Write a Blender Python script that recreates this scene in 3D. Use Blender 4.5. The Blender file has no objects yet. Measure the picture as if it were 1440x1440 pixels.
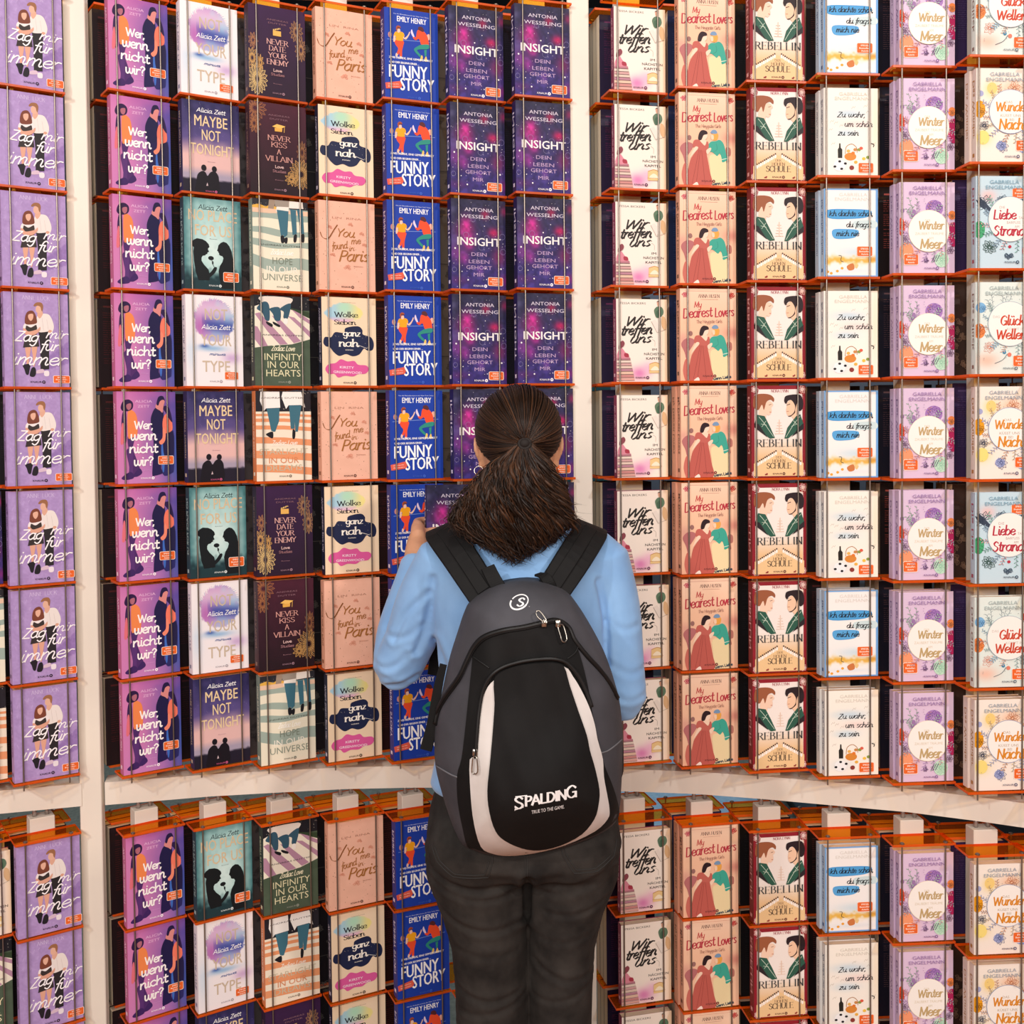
import bpy, bmesh, math, random
import numpy as np
from mathutils import Vector, Matrix
from mathutils.geometry import tessellate_polygon, delaunay_2d_cdt

# ------------------------------------------------------------------ camera, light, exposure
scn = bpy.context.scene
C = scn.collection
CAM_H = 1.60
cam_d = bpy.data.cameras.new('camera')
cam = bpy.data.objects.new('camera', cam_d); C.objects.link(cam); scn.camera = cam
cam.location = (0, 0, CAM_H)
cam_d.sensor_width = 36; cam_d.sensor_fit = 'HORIZONTAL'
cam_d.lens = 36 * 1535.5 / 1440
cam_d.shift_y = -(720 - 642.8) / 1440
cam_d.shift_x = -0.7 / 1440
pitch, roll = math.radians(1.669), math.radians(-0.593)
cam.rotation_euler = (Matrix.Rotation(math.pi / 2 - pitch, 4, 'X') @ Matrix.Rotation(roll, 4, 'Z')).to_euler()
cam_d.clip_end = 60

scn.view_settings.view_transform = 'Standard'
scn.view_settings.look = 'None'
scn.view_settings.gamma = 1
scn.view_settings.use_curve_mapping = False
scn.view_settings.exposure = -0.38
scn.cycles.max_bounces = 10
scn.cycles.transparent_max_bounces = 14
scn.cycles.caustics_refractive = False
scn.cycles.caustics_reflective = False

world = bpy.data.worlds.new('hall_light'); scn.world = world; world.use_nodes = True
world.node_tree.nodes['Background'].inputs[0].default_value = (1.0, 0.92, 0.86, 1)
world.node_tree.nodes['Background'].inputs[1].default_value = 0.7

def area(name, loc, tgt, sx, sy, power, col):
    d = bpy.data.lights.new(name, 'AREA'); d.shape = 'RECTANGLE'; d.size = sx; d.size_y = sy
    d.energy = power; d.color = col
    o = bpy.data.objects.new(name, d); C.objects.link(o); o.location = loc
    o.rotation_euler = (Vector(tgt) - Vector(loc)).to_track_quat('-Z', 'Y').to_euler()
    return o
area('hall_light_front', (-0.4, -3.4, 3.2), (0, 2.3, 1.0), 5.0, 1.4, 310, (1.0, 0.925, 0.87))
area('hall_light_left', (-2.6, -1.6, 3.6), (0.2, 2.3, 1.0), 0.16, 0.16, 84, (1.0, 0.93, 0.88))
area('hall_light_right', (2.4, -1.6, 3.6), (0.4, 2.3, 1.0), 0.16, 0.16, 92, (1.0, 0.88, 0.81))
area('hall_spot_above', (-0.1, 0.7, 4.0), (0.0, 2.3, 0.9), 0.14, 0.14, 26, (1.0, 0.92, 0.86))
area('hall_light_beyond', (0.0, 4.6, 4.1), (0.2, 4.4, 0.0), 4.0, 1.0, 90, (0.95, 0.97, 1.0))

# ------------------------------------------------------------------ helpers
def lin(c):
    if isinstance(c, str):
        c = [int(c[i:i + 2], 16) / 255 for i in (0, 2, 4)]
    return tuple(((x / 12.92) if x <= 0.04045 else ((x + 0.055) / 1.055) ** 2.4) for x in c)

def new_mat(name, color=(.8, .8, .8), rough=.5, metal=0.0, spec=.5, coat=0.0):
    m = bpy.data.materials.new(name); m.use_nodes = True
    b = m.node_tree.nodes['Principled BSDF']
    b.inputs['Base Color'].default_value = (*lin(color), 1)
    b.inputs['Roughness'].default_value = rough
    b.inputs['Metallic'].default_value = metal
    b.inputs['Specular IOR Level'].default_value = spec
    b.inputs['Coat Weight'].default_value = coat
    return m

def noise_mix(m, c1, c2, scale, detail=6, bump=0.0, bscale=None, coord='Object', stretch=(1, 1, 1), lo=.35, hi=.65, bdist=.002):
    nt = m.node_tree; b = nt.nodes['Principled BSDF']
    tc = nt.nodes.new('ShaderNodeTexCoord'); mp = nt.nodes.new('ShaderNodeMapping')
    mp.inputs['Scale'].default_value = stretch
    nt.links.new(tc.outputs[coord], mp.inputs['Vector'])
    n = nt.nodes.new('ShaderNodeTexNoise'); n.inputs['Scale'].default_value = scale; n.inputs['Detail'].default_value = detail
    nt.links.new(mp.outputs[0], n.inputs['Vector'])
    r = nt.nodes.new('ShaderNodeValToRGB')
    r.color_ramp.elements[0].color = (*lin(c1), 1); r.color_ramp.elements[1].color = (*lin(c2), 1)
    r.color_ramp.elements[0].position = lo; r.color_ramp.elements[1].position = hi
    nt.links.new(n.outputs['Fac'], r.inputs[0]); nt.links.new(r.outputs[0], b.inputs['Base Color'])
    if bump:
        n2 = nt.nodes.new('ShaderNodeTexNoise'); n2.inputs['Scale'].default_value = bscale or scale; n2.inputs['Detail'].default_value = 4
        nt.links.new(mp.outputs[0], n2.inputs['Vector'])
        bp = nt.nodes.new('ShaderNodeBump'); bp.inputs['Strength'].default_value = bump; bp.inputs['Distance'].default_value = bdist
        nt.links.new(n2.outputs['Fac'], bp.inputs['Height']); nt.links.new(bp.outputs[0], b.inputs['Normal'])
    return m

def attr_mat(name, rough, coat=0.0, spec=.5):
    m = new_mat(name, rough=rough, coat=coat, spec=spec); nt = m.node_tree
    a = nt.nodes.new('ShaderNodeAttribute'); a.attribute_name = 'Col'
    nt.links.new(a.outputs['Color'], nt.nodes['Principled BSDF'].inputs['Base Color'])
    return m

M_PRINT = attr_mat('printed_card', .5, .0, .25)
M_PAGES = new_mat('book_pages', (.86, .79, .68), .85)
_nt = M_PAGES.node_tree
_tc = _nt.nodes.new('ShaderNodeTexCoord'); _w = _nt.nodes.new('ShaderNodeTexWave')
_w.wave_type = 'BANDS'; _w.bands_direction = 'Y'; _w.inputs['Scale'].default_value = 260; _w.inputs['Distortion'].default_value = 1.2
_r = _nt.nodes.new('ShaderNodeValToRGB')
_r.color_ramp.elements[0].color = (*lin((.80, .72, .60)), 1); _r.color_ramp.elements[1].color = (*lin((.92, .87, .78)), 1)
_nt.links.new(_tc.outputs['Object'], _w.inputs[0]); _nt.links.new(_w.outputs['Fac'], _r.inputs[0])
_nt.links.new(_r.outputs[0], _nt.nodes['Principled BSDF'].inputs['Base Color'])

def mesh_obj(name, verts, faces, mat=None, parent=None, cols=None, smooth=False, loc=None):
    me = bpy.data.meshes.new(name); me.from_pydata([tuple(v) for v in verts], [], [tuple(f) for f in faces])
    if cols is not None:
        at = me.color_attributes.new('Col', 'FLOAT_COLOR', 'POINT')
        a = np.ones((len(verts), 4), dtype=np.float32); a[:, :3] = np.asarray(cols, dtype=np.float32)
        at.data.foreach_set('color', a.ravel())
    if mat: me.materials.append(mat)
    if smooth: me.polygons.foreach_set('use_smooth', [True] * len(me.polygons))
    me.update()
    o = bpy.data.objects.new(name, me); C.objects.link(o)
    if parent: o.parent = parent
    if loc: o.location = loc
    return o

def empty(name, loc=(0, 0, 0), rz=0, label=None, cat=None, group=None):
    o = bpy.data.objects.new(name, None); C.objects.link(o); o.location = loc; o.rotation_euler = (0, 0, rz)
    o.empty_display_size = .03
    if label: o['label'] = label
    if cat: o['category'] = cat
    if group: o['group'] = group
    return o

class MB:
    """collects boxes, tubes and polygons, then links them as one mesh"""
    def __init__(s): s.v = []; s.f = []; s.c = []
    def add(s, vs, fs, col=None):
        k = len(s.v); s.v += [tuple(v) for v in vs]; s.f += [tuple(i + k for i in f) for f in fs]
        s.c += [col or (1, 1, 1)] * len(vs)
    def box(s, a, b, col=None, bev=0.0):
        x0, y0, z0 = a; x1, y1, z1 = b
        if bev <= 0:
            s.add([(x0, y0, z0), (x1, y0, z0), (x1, y1, z0), (x0, y1, z0), (x0, y0, z1), (x1, y0, z1), (x1, y1, z1), (x0, y1, z1)],
                  [(0, 3, 2, 1), (4, 5, 6, 7), (0, 1, 5, 4), (1, 2, 6, 5), (2, 3, 7, 6), (3, 0, 4, 7)], col)
        else:  # chamfered on all vertical and horizontal edges
            e = bev; ring = lambda z, q: [(x0 + q + e, y0 + q, z), (x1 - q - e, y0 + q, z), (x1 - q, y0 + q + e, z), (x1 - q, y1 - q - e, z),
                                          (x1 - q - e, y1 - q, z), (x0 + q + e, y1 - q, z), (x0 + q, y1 - q - e, z), (x0 + q, y0 + q + e, z)]
            vs = ring(z0, e) + ring(z0 + e, 0) + ring(z1 - e, 0) + ring(z1, e)
            fs = [tuple(range(7, -1, -1)), tuple(range(24, 32))]
            for L in range(3):
                for i in range(8): fs.append((L * 8 + i, L * 8 + (i + 1) % 8, L * 8 + 8 + (i + 1) % 8, L * 8 + 8 + i))
            s.add(vs, fs, col)
    def tube(s, pts, r, n=8, col=None, cap=True):
        P = [Vector(p) for p in pts]; R = r if hasattr(r, '__len__') else [r] * len(P)
        t0 = (P[1] - P[0]).normalized(); up = Vector((0, 0, 1)) if abs(t0.z) < .9 else Vector((1, 0, 0))
        a = t0.cross(up).normalized(); vs = []
        for i, p in enumerate(P):
            t = (P[min(i + 1, len(P) - 1)] - P[max(i - 1, 0)]).normalized()
            a = (a - t * a.dot(t)); a = a.normalized() if a.length > 1e-6 else t.orthogonal().normalized()
            b = t.cross(a)
            for k in range(n):
                th = 2 * math.pi * k / n; vs.append(p + (a * math.cos(th) + b * math.sin(th)) * R[i])
        fs = []
        for i in range(len(P) - 1):
            for k in range(n): fs.append((i * n + k, i * n + (k + 1) % n, (i + 1) * n + (k + 1) % n, (i + 1) * n + k))
        if cap: fs += [tuple(range(n - 1, -1, -1)), tuple(range((len(P) - 1) * n, len(P) * n))]
        s.add(vs, fs, col)
    def build(s, name, mat, parent=None, smooth=False, cols=False):
        return mesh_obj(name, s.v, s.f, mat, parent, s.c if cols else None, smooth)

def catmull(pts, n=6, closed=False):
    P = [np.array(p, float) for p in pts]; N = len(P)
    if N < 3 and not closed: return [tuple(p) for p in P]
    out = []
    rng = range(N) if closed else range(N - 1)
    for i in rng:
        g = (lambda j: P[j % N]) if closed else (lambda j: P[min(max(j, 0), N - 1)])
        a, b, c, d = g(i - 1), g(i), g(i + 1), g(i + 2)
        for k in range(n):
            t = k / n
            out.append(tuple(.5 * ((2 * b) + (-a + c) * t + (2 * a - 5 * b + 4 * c - d) * t * t + (-a + 3 * b - 3 * c + d) * t ** 3)))
    if not closed: out.append(tuple(P[-1]))
    return out

# ------------------------------------------------------------------ lettering
# pen skeletons: x-height 1, baseline 0 (lower case); capitals 1.55 high
G = {
'a': (.95, [[(.75, .85), (.45, 1), (.1, .72), (.1, .27), (.4, 0), (.74, .3)], [(.78, 1), (.76, .25), (.9, 0), (1.05, .14)]]),
'b': (.88, [[(.1, 1.7), (.1, 0)], [(.1, .3), (.42, 0), (.78, .3), (.76, .72), (.45, 1), (.1, .65)]]),
'c': (.78, [[(.72, .8), (.45, 1), (.1, .7), (.1, .3), (.42, 0), (.8, .22)]]),
'd': (.95, [[(.75, .85), (.45, 1), (.1, .72), (.1, .27), (.4, 0), (.74, .3)], [(.78, 1.7), (.76, .25), (.9, 0), (1.05, .14)]]),
'e': (.78, [[(.12, .48), (.66, .58), (.68, .85), (.42, 1), (.1, .7), (.12, .25), (.45, 0), (.82, .22)]]),
'f': (.58, [[(.8, 1.5), (.58, 1.7), (.36, 1.4), (.33, .5), (.3, -.45)], [(.05, .95), (.72, .97)]]),
'g': (.92, [[(.75, .85), (.45, 1), (.1, .72), (.1, .3), (.4, .05), (.74, .3)], [(.78, 1), (.76, -.25), (.5, -.68), (.12, -.45)]]),
'h': (.9, [[(.1, 1.7), (.1, 0)], [(.1, .55), (.42, 1), (.68, .8), (.68, .22), (.8, 0), (.95, .14)]]),
'i': (.38, [[(.15, 1), (.15, .2), (.28, 0), (.42, .14)], [(.15, 1.38), (.18, 1.44)]]),
'k': (.8, [[(.1, 1.7), (.1, 0)], [(.7, 1), (.12, .42)], [(.32, .6), (.78, 0)]]),
'l': (.38, [[(.15, 1.7), (.15, .2), (.28, 0), (.42, .14)]]),
'm': (1.28, [[(.1, 1), (.1, 0)], [(.1, .55), (.36, 1), (.56, .8), (.56, 0)], [(.56, .55), (.82, 1), (1.04, .8), (1.04, .2), (1.16, 0), (1.3, .14)]]),
'n': (.9, [[(.1, 1), (.1, 0)], [(.1, .55), (.42, 1), (.67, .8), (.67, .22), (.8, 0), (.93, .14)]]),
'o': (.86, [[(.45, 1), (.12, .75), (.1, .3), (.4, 0), (.72, .25), (.74, .72), (.45, 1)]]),
'q': (.92, [[(.75, .85), (.45, 1), (.1, .72), (.1, .27), (.4, 0), (.74, .3)], [(.78, 1), (.76, -.7)]]),
'r': (.6, [[(.1, 1), (.1, 0)], [(.1, .55), (.34, .96), (.64, .92)]]),
's': (.68, [[(.62, .85), (.38, 1), (.12, .78), (.35, .52), (.62, .28), (.38, 0), (.06, .15)]]),
't': (.58, [[(.3, 1.45), (.28, .25), (.42, 0), (.62, .14)], [(.03, .98), (.6, 1)]]),
'u': (.92, [[(.1, 1), (.1, .3), (.35, 0), (.65, .3), (.7, 1)], [(.7, 1), (.7, .2), (.82, 0), (.97, .14)]]),
'v': (.8, [[(.06, 1), (.36, 0)], [(.36, 0), (.74, 1)]]),
'w': (1.15, [[(.08, 1), (.12, .25), (.32, 0), (.56, .35), (.58, .95)], [(.58, .4), (.82, 0), (1.04, .4), (1.06, 1)]]),
'y': (.85, [[(.1, 1), (.12, .35), (.36, .08), (.68, .4)], [(.72, 1), (.7, -.25), (.42, -.68), (.1, -.42)]]),
'z': (.76, [[(.1, 1), (.68, 1)], [(.68, 1), (.08, 0)], [(.08, 0), (.74, .02)]]),
'A': (1.1, [[(.02, 0), (.5, 1.55)], [(.5, 1.55), (1, 0)], [(.2, .5), (.8, .5)]]),
'B': (.95, [[(.12, 1.55), (.12, 0)], [(.12, 1.55), (.6, 1.5), (.72, 1.18), (.5, .86), (.12, .82)], [(.12, .82), (.66, .78), (.86, .4), (.6, .03), (.12, 0)]]),
'C': (1.02, [[(.95, 1.25), (.6, 1.57), (.15, 1.2), (.1, .45), (.5, -.02), (.97, .3)]]),
'D': (1.1, [[(.12, 1.55), (.12, 0)], [(.12, 1.55), (.68, 1.45), (.98, .8), (.66, .1), (.12, 0)]]),
'E': (.9, [[(.12, 1.55), (.12, 0)], [(.12, 1.55), (.8, 1.55)], [(.12, .82), (.65, .82)], [(.12, 0), (.84, 0)]]),
'F': (.85, [[(.12, 1.55), (.12, 0)], [(.12, 1.55), (.8, 1.55)], [(.12, .8), (.65, .8)]]),
'G': (1.1, [[(.95, 1.25), (.6, 1.57), (.15, 1.2), (.1, .45), (.5, -.02), (.95, .25)], [(.95, .02), (.95, .7)], [(.62, .7), (1.0, .7)]]),
'H': (1.1, [[(.12, 1.55), (.12, 0)], [(.95, 1.55), (.95, 0)], [(.12, .8), (.95, .8)]]),
'I': (.35, [[(.15, 1.55), (.15, 0)]]),
'K': (1.0, [[(.12, 1.55), (.12, 0)], [(.9, 1.55), (.15, .65)], [(.4, .9), (.95, 0)]]),
'L': (.85, [[(.12, 1.55), (.12, 0)], [(.12, 0), (.8, 0)]]),
'M': (1.35, [[(.12, 0), (.16, 1.55)], [(.16, 1.55), (.65, .2)], [(.65, .2), (1.14, 1.55)], [(1.14, 1.55), (1.2, 0)]]),
'N': (1.15, [[(.12, 0), (.12, 1.55)], [(.12, 1.55), (.98, 0)], [(.98, 0), (.98, 1.55)]]),
'O': (1.15, [[(.58, 1.57), (.15, 1.2), (.12, .4), (.55, -.02), (1.0, .35), (1.02, 1.2), (.58, 1.57)]]),
'P': (.9, [[(.12, 1.55), (.12, 0)], [(.12, 1.55), (.64, 1.48), (.8, 1.15), (.6, .78), (.12, .74)]]),
'R': (1.0, [[(.12, 1.55), (.12, 0)], [(.12, 1.55), (.64, 1.48), (.8, 1.18), (.6, .84), (.12, .8)], [(.45, .8), (.95, 0)]]),
'S': (.85, [[(.75, 1.3), (.45, 1.57), (.12, 1.25), (.3, .9), (.65, .65), (.75, .3), (.42, -.02), (.06, .25)]]),
'T': (.95, [[(.02, 1.55), (.9, 1.55)], [(.46, 1.55), (.46, 0)]]),
'U': (1.1, [[(.12, 1.55), (.13, .4), (.5, -.02), (.9, .4), (.92, 1.55)]]),
'V': (1.05, [[(.03, 1.55), (.5, 0)], [(.5, 0), (.97, 1.55)]]),
'W': (1.5, [[(.03, 1.55), (.4, 0)], [(.4, 0), (.72, 1.4)], [(.72, 1.4), (1.06, 0)], [(1.06, 0), (1.42, 1.55)]]),
'Y': (1.0, [[(.03, 1.55), (.48, .75)], [(.95, 1.55), (.48, .75)], [(.48, .75), (.48, 0)]]),
'Z': (.95, [[(.08, 1.55), (.85, 1.55)], [(.85, 1.55), (.05, 0)], [(.05, 0), (.9, 0)]]),
',': (.3, [[(.14, .1), (.04, -.25)]]), '.': (.3, [[(.1, .02), (.14, .06)]]), "'": (.25, [[(.12, 1.6), (.08, 1.3)]]),
'?': (.75, [[(.08, 1.3), (.35, 1.6), (.66, 1.25), (.36, .8), (.33, .42)], [(.32, .04), (.35, .1)]]),
' ': (.55, []),
}
for _k, _b in (('ü', 'u'), ('ö', 'o'), ('ä', 'a'), ('Ü', 'U'), ('Ö', 'O'), ('Ä', 'A')):
    w_, st_ = G[_b]; h_ = 1.42 if _b.islower() else 1.9
    G[_k] = (w_, st_ + [[(w_ * .3, h_), (w_ * .3 + .03, h_ + .06)], [(w_ * .66, h_), (w_ * .66 + .03, h_ + .06)]])

_FONT_CACHE = {}
def sans_mesh(txt, bold):
    key = (txt, bold)
    if key in _FONT_CACHE: return _FONT_CACHE[key]
    cu = bpy.data.curves.new('t', 'FONT'); cu.body = txt; cu.size = 1; cu.offset = bold; cu.resolution_u = 2
    cu.fill_mode = 'FRONT'
    o = bpy.data.objects.new('t', cu); C.objects.link(o)
    me = bpy.data.meshes.new_from_object(o)
    V = np.array([tuple(v.co) for v in me.vertices]); F = [tuple(p.vertices) for p in me.polygons]
    bpy.data.objects.remove(o); bpy.data.curves.remove(cu); bpy.data.meshes.remove(me)
    if len(V) == 0: V = np.zeros((0, 3))
    _FONT_CACHE[key] = (V[:, :2], F); return _FONT_CACHE[key]

class Art:
    """flat print built up in thin layers; units: 0..100 across, 0..H down"""
    def __init__(s, H): s.H = H; s.v = []; s.f = []; s.c = []; s.lay = 0
    def nxt(s): s.lay += 1
    def raw(s, pts, faces, col, jit=False):
        k = len(s.v); s.lay += .1; jz = .05 if jit else 0
        s.v += [(p[0], p[1], s.lay + jz * ((i * 7919) % 13) / 13) for i, p in enumerate(pts)]; s.f += [tuple(i + k for i in f) for f in faces]
        if isinstance(col, list): s.c += col
        else:
            c = lin(col); s.c += [c] * len(pts)
    def clampf(s, pts): return [(min(max(p[0], 0), 100), min(max(p[1], 0), s.H)) for p in pts]
    def bg(s, fn, nx=50, ny=75):
        X, Y = np.meshgrid(np.linspace(0, 100, nx + 1), np.linspace(0, s.H, ny + 1))
        c = np.clip(fn(X, Y), 0, 1).reshape(-1, 3); c = np.where(c <= .04045, c / 12.92, ((c + .055) / 1.055) ** 2.4)
        fs = [(j * (nx + 1) + i, (j + 1) * (nx + 1) + i, (j + 1) * (nx + 1) + i + 1, j * (nx + 1) + i + 1) for j in range(ny) for i in range(nx)]
        s.raw(list(zip(X.ravel(), Y.ravel())), fs, [tuple(q) for q in c]); s.nxt()
    def poly(s, pts, col, smooth=False, nx=True):
        if smooth: pts = catmull(pts, 4, True)
        pts = s.clampf(pts)
        q = [pts[0]]
        for p in pts[1:]:
            if abs(p[0] - q[-1][0]) + abs(p[1] - q[-1][1]) > 1e-4: q.append(p)
        tr = tessellate_polygon([[Vector((p[0], p[1], 0)) for p in q]])
        s.raw(q, tr, col)
        if nx: s.nxt()
    def rect(s, x0, y0, x1, y1, col, r=0, nx=True):
        if r:
            pts = []
            for cx, cy, a0 in ((x1 - r, y0 + r, -90), (x1 - r, y1 - r, 0), (x0 + r, y1 - r, 90), (x0 + r, y0 + r, 180)):
                for k in range(4): a = math.radians(a0 + 30 * k); pts.append((cx + r * math.cos(a), cy + r * math.sin(a)))
        else: pts = [(x0, y0), (x1, y0), (x1, y1), (x0, y1)]
        s.poly(pts, col, nx=nx)
    def ell(s, cx, cy, rx, ry, col, n=20, rot=0, nx=True):
        ca, sa = math.cos(rot), math.sin(rot)
        pts = [(cx + rx * math.cos(t) * ca - ry * math.sin(t) * sa, cy + rx * math.cos(t) * sa + ry * math.sin(t) * ca) for t in np.linspace(0, 2 * math.pi, n, endpoint=False)]
        pts = s.clampf(pts)
        s.raw([(min(max(cx, 0), 100), min(max(cy, 0), s.H))] + pts, [(0, i + 1, (i + 1) % n + 1) for i in range(n)], col)
        if nx: s.nxt()
    def line(s, pts, w, col, smooth=True, nib=None, thin=.35, n=5, cap=True, nx=False):
        """w full width; nib = pen angle (rad) for a broad-nib contrast"""
        P = catmull(pts, n) if smooth and len(pts) > 2 else [tuple(p) for p in pts]
        P = np.array(P, float); m = len(P)
        if m < 2: return
        T = np.gradient(P, axis=0); L = np.linalg.norm(T, axis=1) + 1e-9; T = T / L[:, None]
        W = np.full(m, w / 2.0)
        if nib is not None:
            s_ = np.abs(T[:, 0] * math.sin(nib) - T[:, 1] * math.cos(nib)); W = w / 2 * (thin + (1 - thin) * s_)
        Nn = np.stack([-T[:, 1], T[:, 0]], 1)
        A = P + Nn * W[:, None]; B = P - Nn * W[:, None]
        if cap:
            A[0] -= T[0] * W[0] * .5; B[0] -= T[0] * W[0] * .5; A[-1] += T[-1] * W[-1] * .5; B[-1] += T[-1] * W[-1] * .5
        V = np.concatenate([A, B]); V[:, 0] = np.clip(V[:, 0], 0, 100); V[:, 1] = np.clip(V[:, 1], 0, s.H)
        s.raw([tuple(p) for p in V], [(i, i + 1, m + i + 1, m + i) for i in range(m - 1)], col, jit=True)
        if nx: s.nxt()
    def sans(s, txt, x, y, h, col, w=None, bold=0.0, align='c', rot=0, slope=0):
        """y = baseline, h = cap height"""
        if bold > 0:      # heavier letters: the same outline laid down again, a little to each side
            d = bold * h * 1.1; s.sans(txt, x - d, y, h, col, w and w - 2 * d, 0, align, rot, slope); s.sans(txt, x + d, y, h, col, w and w - 2 * d, 0, align, rot, slope)
            s.sans(txt, x, y + d * .7, h, col, w and w - 2 * d, 0, align, rot, slope); w = w and w - 2 * d
        V, F = sans_mesh(txt, 0)
        if not len(V): return
        V = V.copy(); sc = h / .73; x0, x1 = V[:, 0].min(), V[:, 0].max()
        sx = (w / (x1 - x0)) if w else sc
        X = (V[:, 0] - x0) * sx; Wd = (x1 - x0) * sx; Y = V[:, 1] * sc
        X -= {'c': Wd / 2, 'l': 0, 'r': Wd}[align]
        ca, sa = math.cos(rot), math.sin(rot)
        pts = [(x + a * ca + b * sa, y + a * sa - b * ca + slope * a) for a, b in zip(X, Y)]
        s.raw(pts, F, col, jit=True); s.nxt()
    def pen(s, txt, x, y, xh, col, w=None, align='c', slant=0.0, wt=.16, nib=None, thin=.35, serif=False, rot=0, slope=0, sp=0.0, jit=0):
        """pen-drawn lettering; xh = x-height (capitals 1.55 times that)"""
        adv = 0; items = []; rnd = random.Random(txt)
        for ch in txt:
            wd, st = G.get(ch, G[' ']); items.append((adv, st, rnd.uniform(-jit, jit))); adv += wd + sp
        tot = adv - sp; sx = (w / (tot * xh)) if w else 1.0; Wd = tot * xh * sx
        ox = {'c': -Wd / 2, 'l': 0, 'r': -Wd}[align]; ca, sa = math.cos(rot), math.sin(rot)
        def T(a, px, py):
            X = ox + ((a + px) + slant * py) * xh * sx; Y = py * xh
            return (x + X * ca + Y * sa, y + X * sa - Y * ca + slope * X)
        for a, st, j in items:
            for k in st:
                s.line([T(a, p[0], p[1] + j) for p in k], wt * xh, col, nib=nib, thin=thin, n=4)
                if serif and len(k) == 2:
                    for e, q in ((k[0], k[1]), (k[1], k[0])):
                        if abs(e[1] - q[1]) > .3 and abs(e[1] - round(e[1] / .775) * .775) < .26:
                            s.line([T(a, e[0] - .13, e[1] + j), T(a, e[0] + .13, e[1] + j)], wt * xh * .3, col)
                        elif abs(e[1] - q[1]) < .02 and len(st) > 2 and e[0] > q[0]:
                            s.line([T(a, e[0], e[1] - .14), T(a, e[0], e[1] + .14)], wt * xh * .3, col)
        s.nxt()

def quadmap(tl, tr, bl, br, H):
    def f(x, y):
        u, v = .5, .5
        for _ in range(6):
            xl = tl[0] + (bl[0] - tl[0]) * v; xr = tr[0] + (br[0] - tr[0]) * v; u = (x - xl) / (xr - xl)
            yt = tl[1] + (tr[1] - tl[1]) * u; yb = bl[1] + (br[1] - bl[1]) * u; v = (y - yt) / (yb - yt)
        return (u * 100, v * H)
    def m(*q):
        if len(q) == 2: return f(*q)
        return [f(*p) for p in q[0]]
    return m

def col3(h): return np.array([int(h[i:i + 2], 16) / 255 for i in (0, 2, 4)])
def mixc(a, b, t): t = np.clip(t, 0, 1)[..., None]; return a * (1 - t) + b * t
def blob(c, X, Y, cx, cy, rx, ry, col, k=1.0, p=1.0):
    d = ((X - cx) / rx) ** 2 + ((Y - cy) / ry) ** 2
    return mixc(c, col3(col), k * np.exp(-d * p))
def vnoise(X, Y, sc, seed):
    r = np.random.RandomState(seed); g = r.rand(64, 64)
    x, y = X / sc, Y / sc; i, j = np.floor(x).astype(int), np.floor(y).astype(int); fx, fy = x - i, y - j
    fx = fx * fx * (3 - 2 * fx); fy = fy * fy * (3 - 2 * fy); q = lambda a, b: g[a % 64, b % 64]
    return (q(i, j) * (1 - fx) + q(i + 1, j) * fx) * (1 - fy) + (q(i, j + 1) * (1 - fx) + q(i + 1, j + 1) * fx) * fy
# ------------------------------------------------------------------ cover designs
PI = math.pi
def logo(a, x, y, col, inner, h=2.5):
    h *= 1.22
    a.sans('KNAUR', x, y, h, col, w=h * 5.6, bold=.01)
    a.ell(x + h * 3.9, y - h * .45, h * .85, h * .85, col); a.ell(x + h * 3.9, y - h * .45, h * .3, h * .3, inner)

def petals(a, cx, cy, r, col, n, seed, w=.5, k=1.0, ph=0, rad=None):
    """line-drawn flower or leaf spray"""
    rnd = random.Random(seed)
    for i in range(n):
        t = ph + 2 * PI * i / n * k + rnd.uniform(-.15, .15); q = r * rnd.uniform(.75, 1.05); d = r * .28
        ct, st = math.cos(t), math.sin(t)
        p = lambda u, v: (cx + ct * u - st * v, cy + st * u + ct * v)
        a.line([p(r * .12, 0), p(q * .55, d), p(q, 0)], w, col, n=3, cap=False); a.line([p(r * .12, 0), p(q * .55, -d), p(q, 0)], w, col, n=3, cap=False)
        a.line([p(r * .1, 0), p(q * .8, 0)], w * .7, col, cap=False)
    a.nxt()
def sprig(a, x, y, x2, y2, col, n, leaf, w=.5, fill=None):
    a.line([(x, y), ((x + x2) / 2 + leaf * .3, (y + y2) / 2), (x2, y2)], w, col)
    dx, dy = x2 - x, y2 - y; L = math.hypot(dx, dy); dx /= L; dy /= L
    for i in range(n):
        t = (i + 1) / (n + .5); px, py = x + dx * L * t, y + dy * L * t; sg = 1 if i % 2 else -1
        ex, ey = px + (dx * .7 - dy * sg) * leaf, py + (dy * .7 + dx * sg) * leaf
        mx, my = (px + ex) / 2, (py + ey) / 2
        if fill: a.ell(mx, my, leaf * .55, leaf * .22, fill, n=8, rot=math.atan2(ey - py, ex - px), nx=False)
        a.line([(px, py), (mx + dx * leaf * .2, my + dy * leaf * .2), (ex, ey)], w, col, cap=False, n=3)
    a.nxt()
def dots(a, n, box, r, col, seed):
    rnd = random.Random(seed)
    for _ in range(n): a.ell(rnd.uniform(box[0], box[2]), rnd.uniform(box[1], box[3]), *(lambda q: (q, q))(rnd.uniform(r * .5, r)), col, n=6, nx=False)
    a.nxt()

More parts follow.
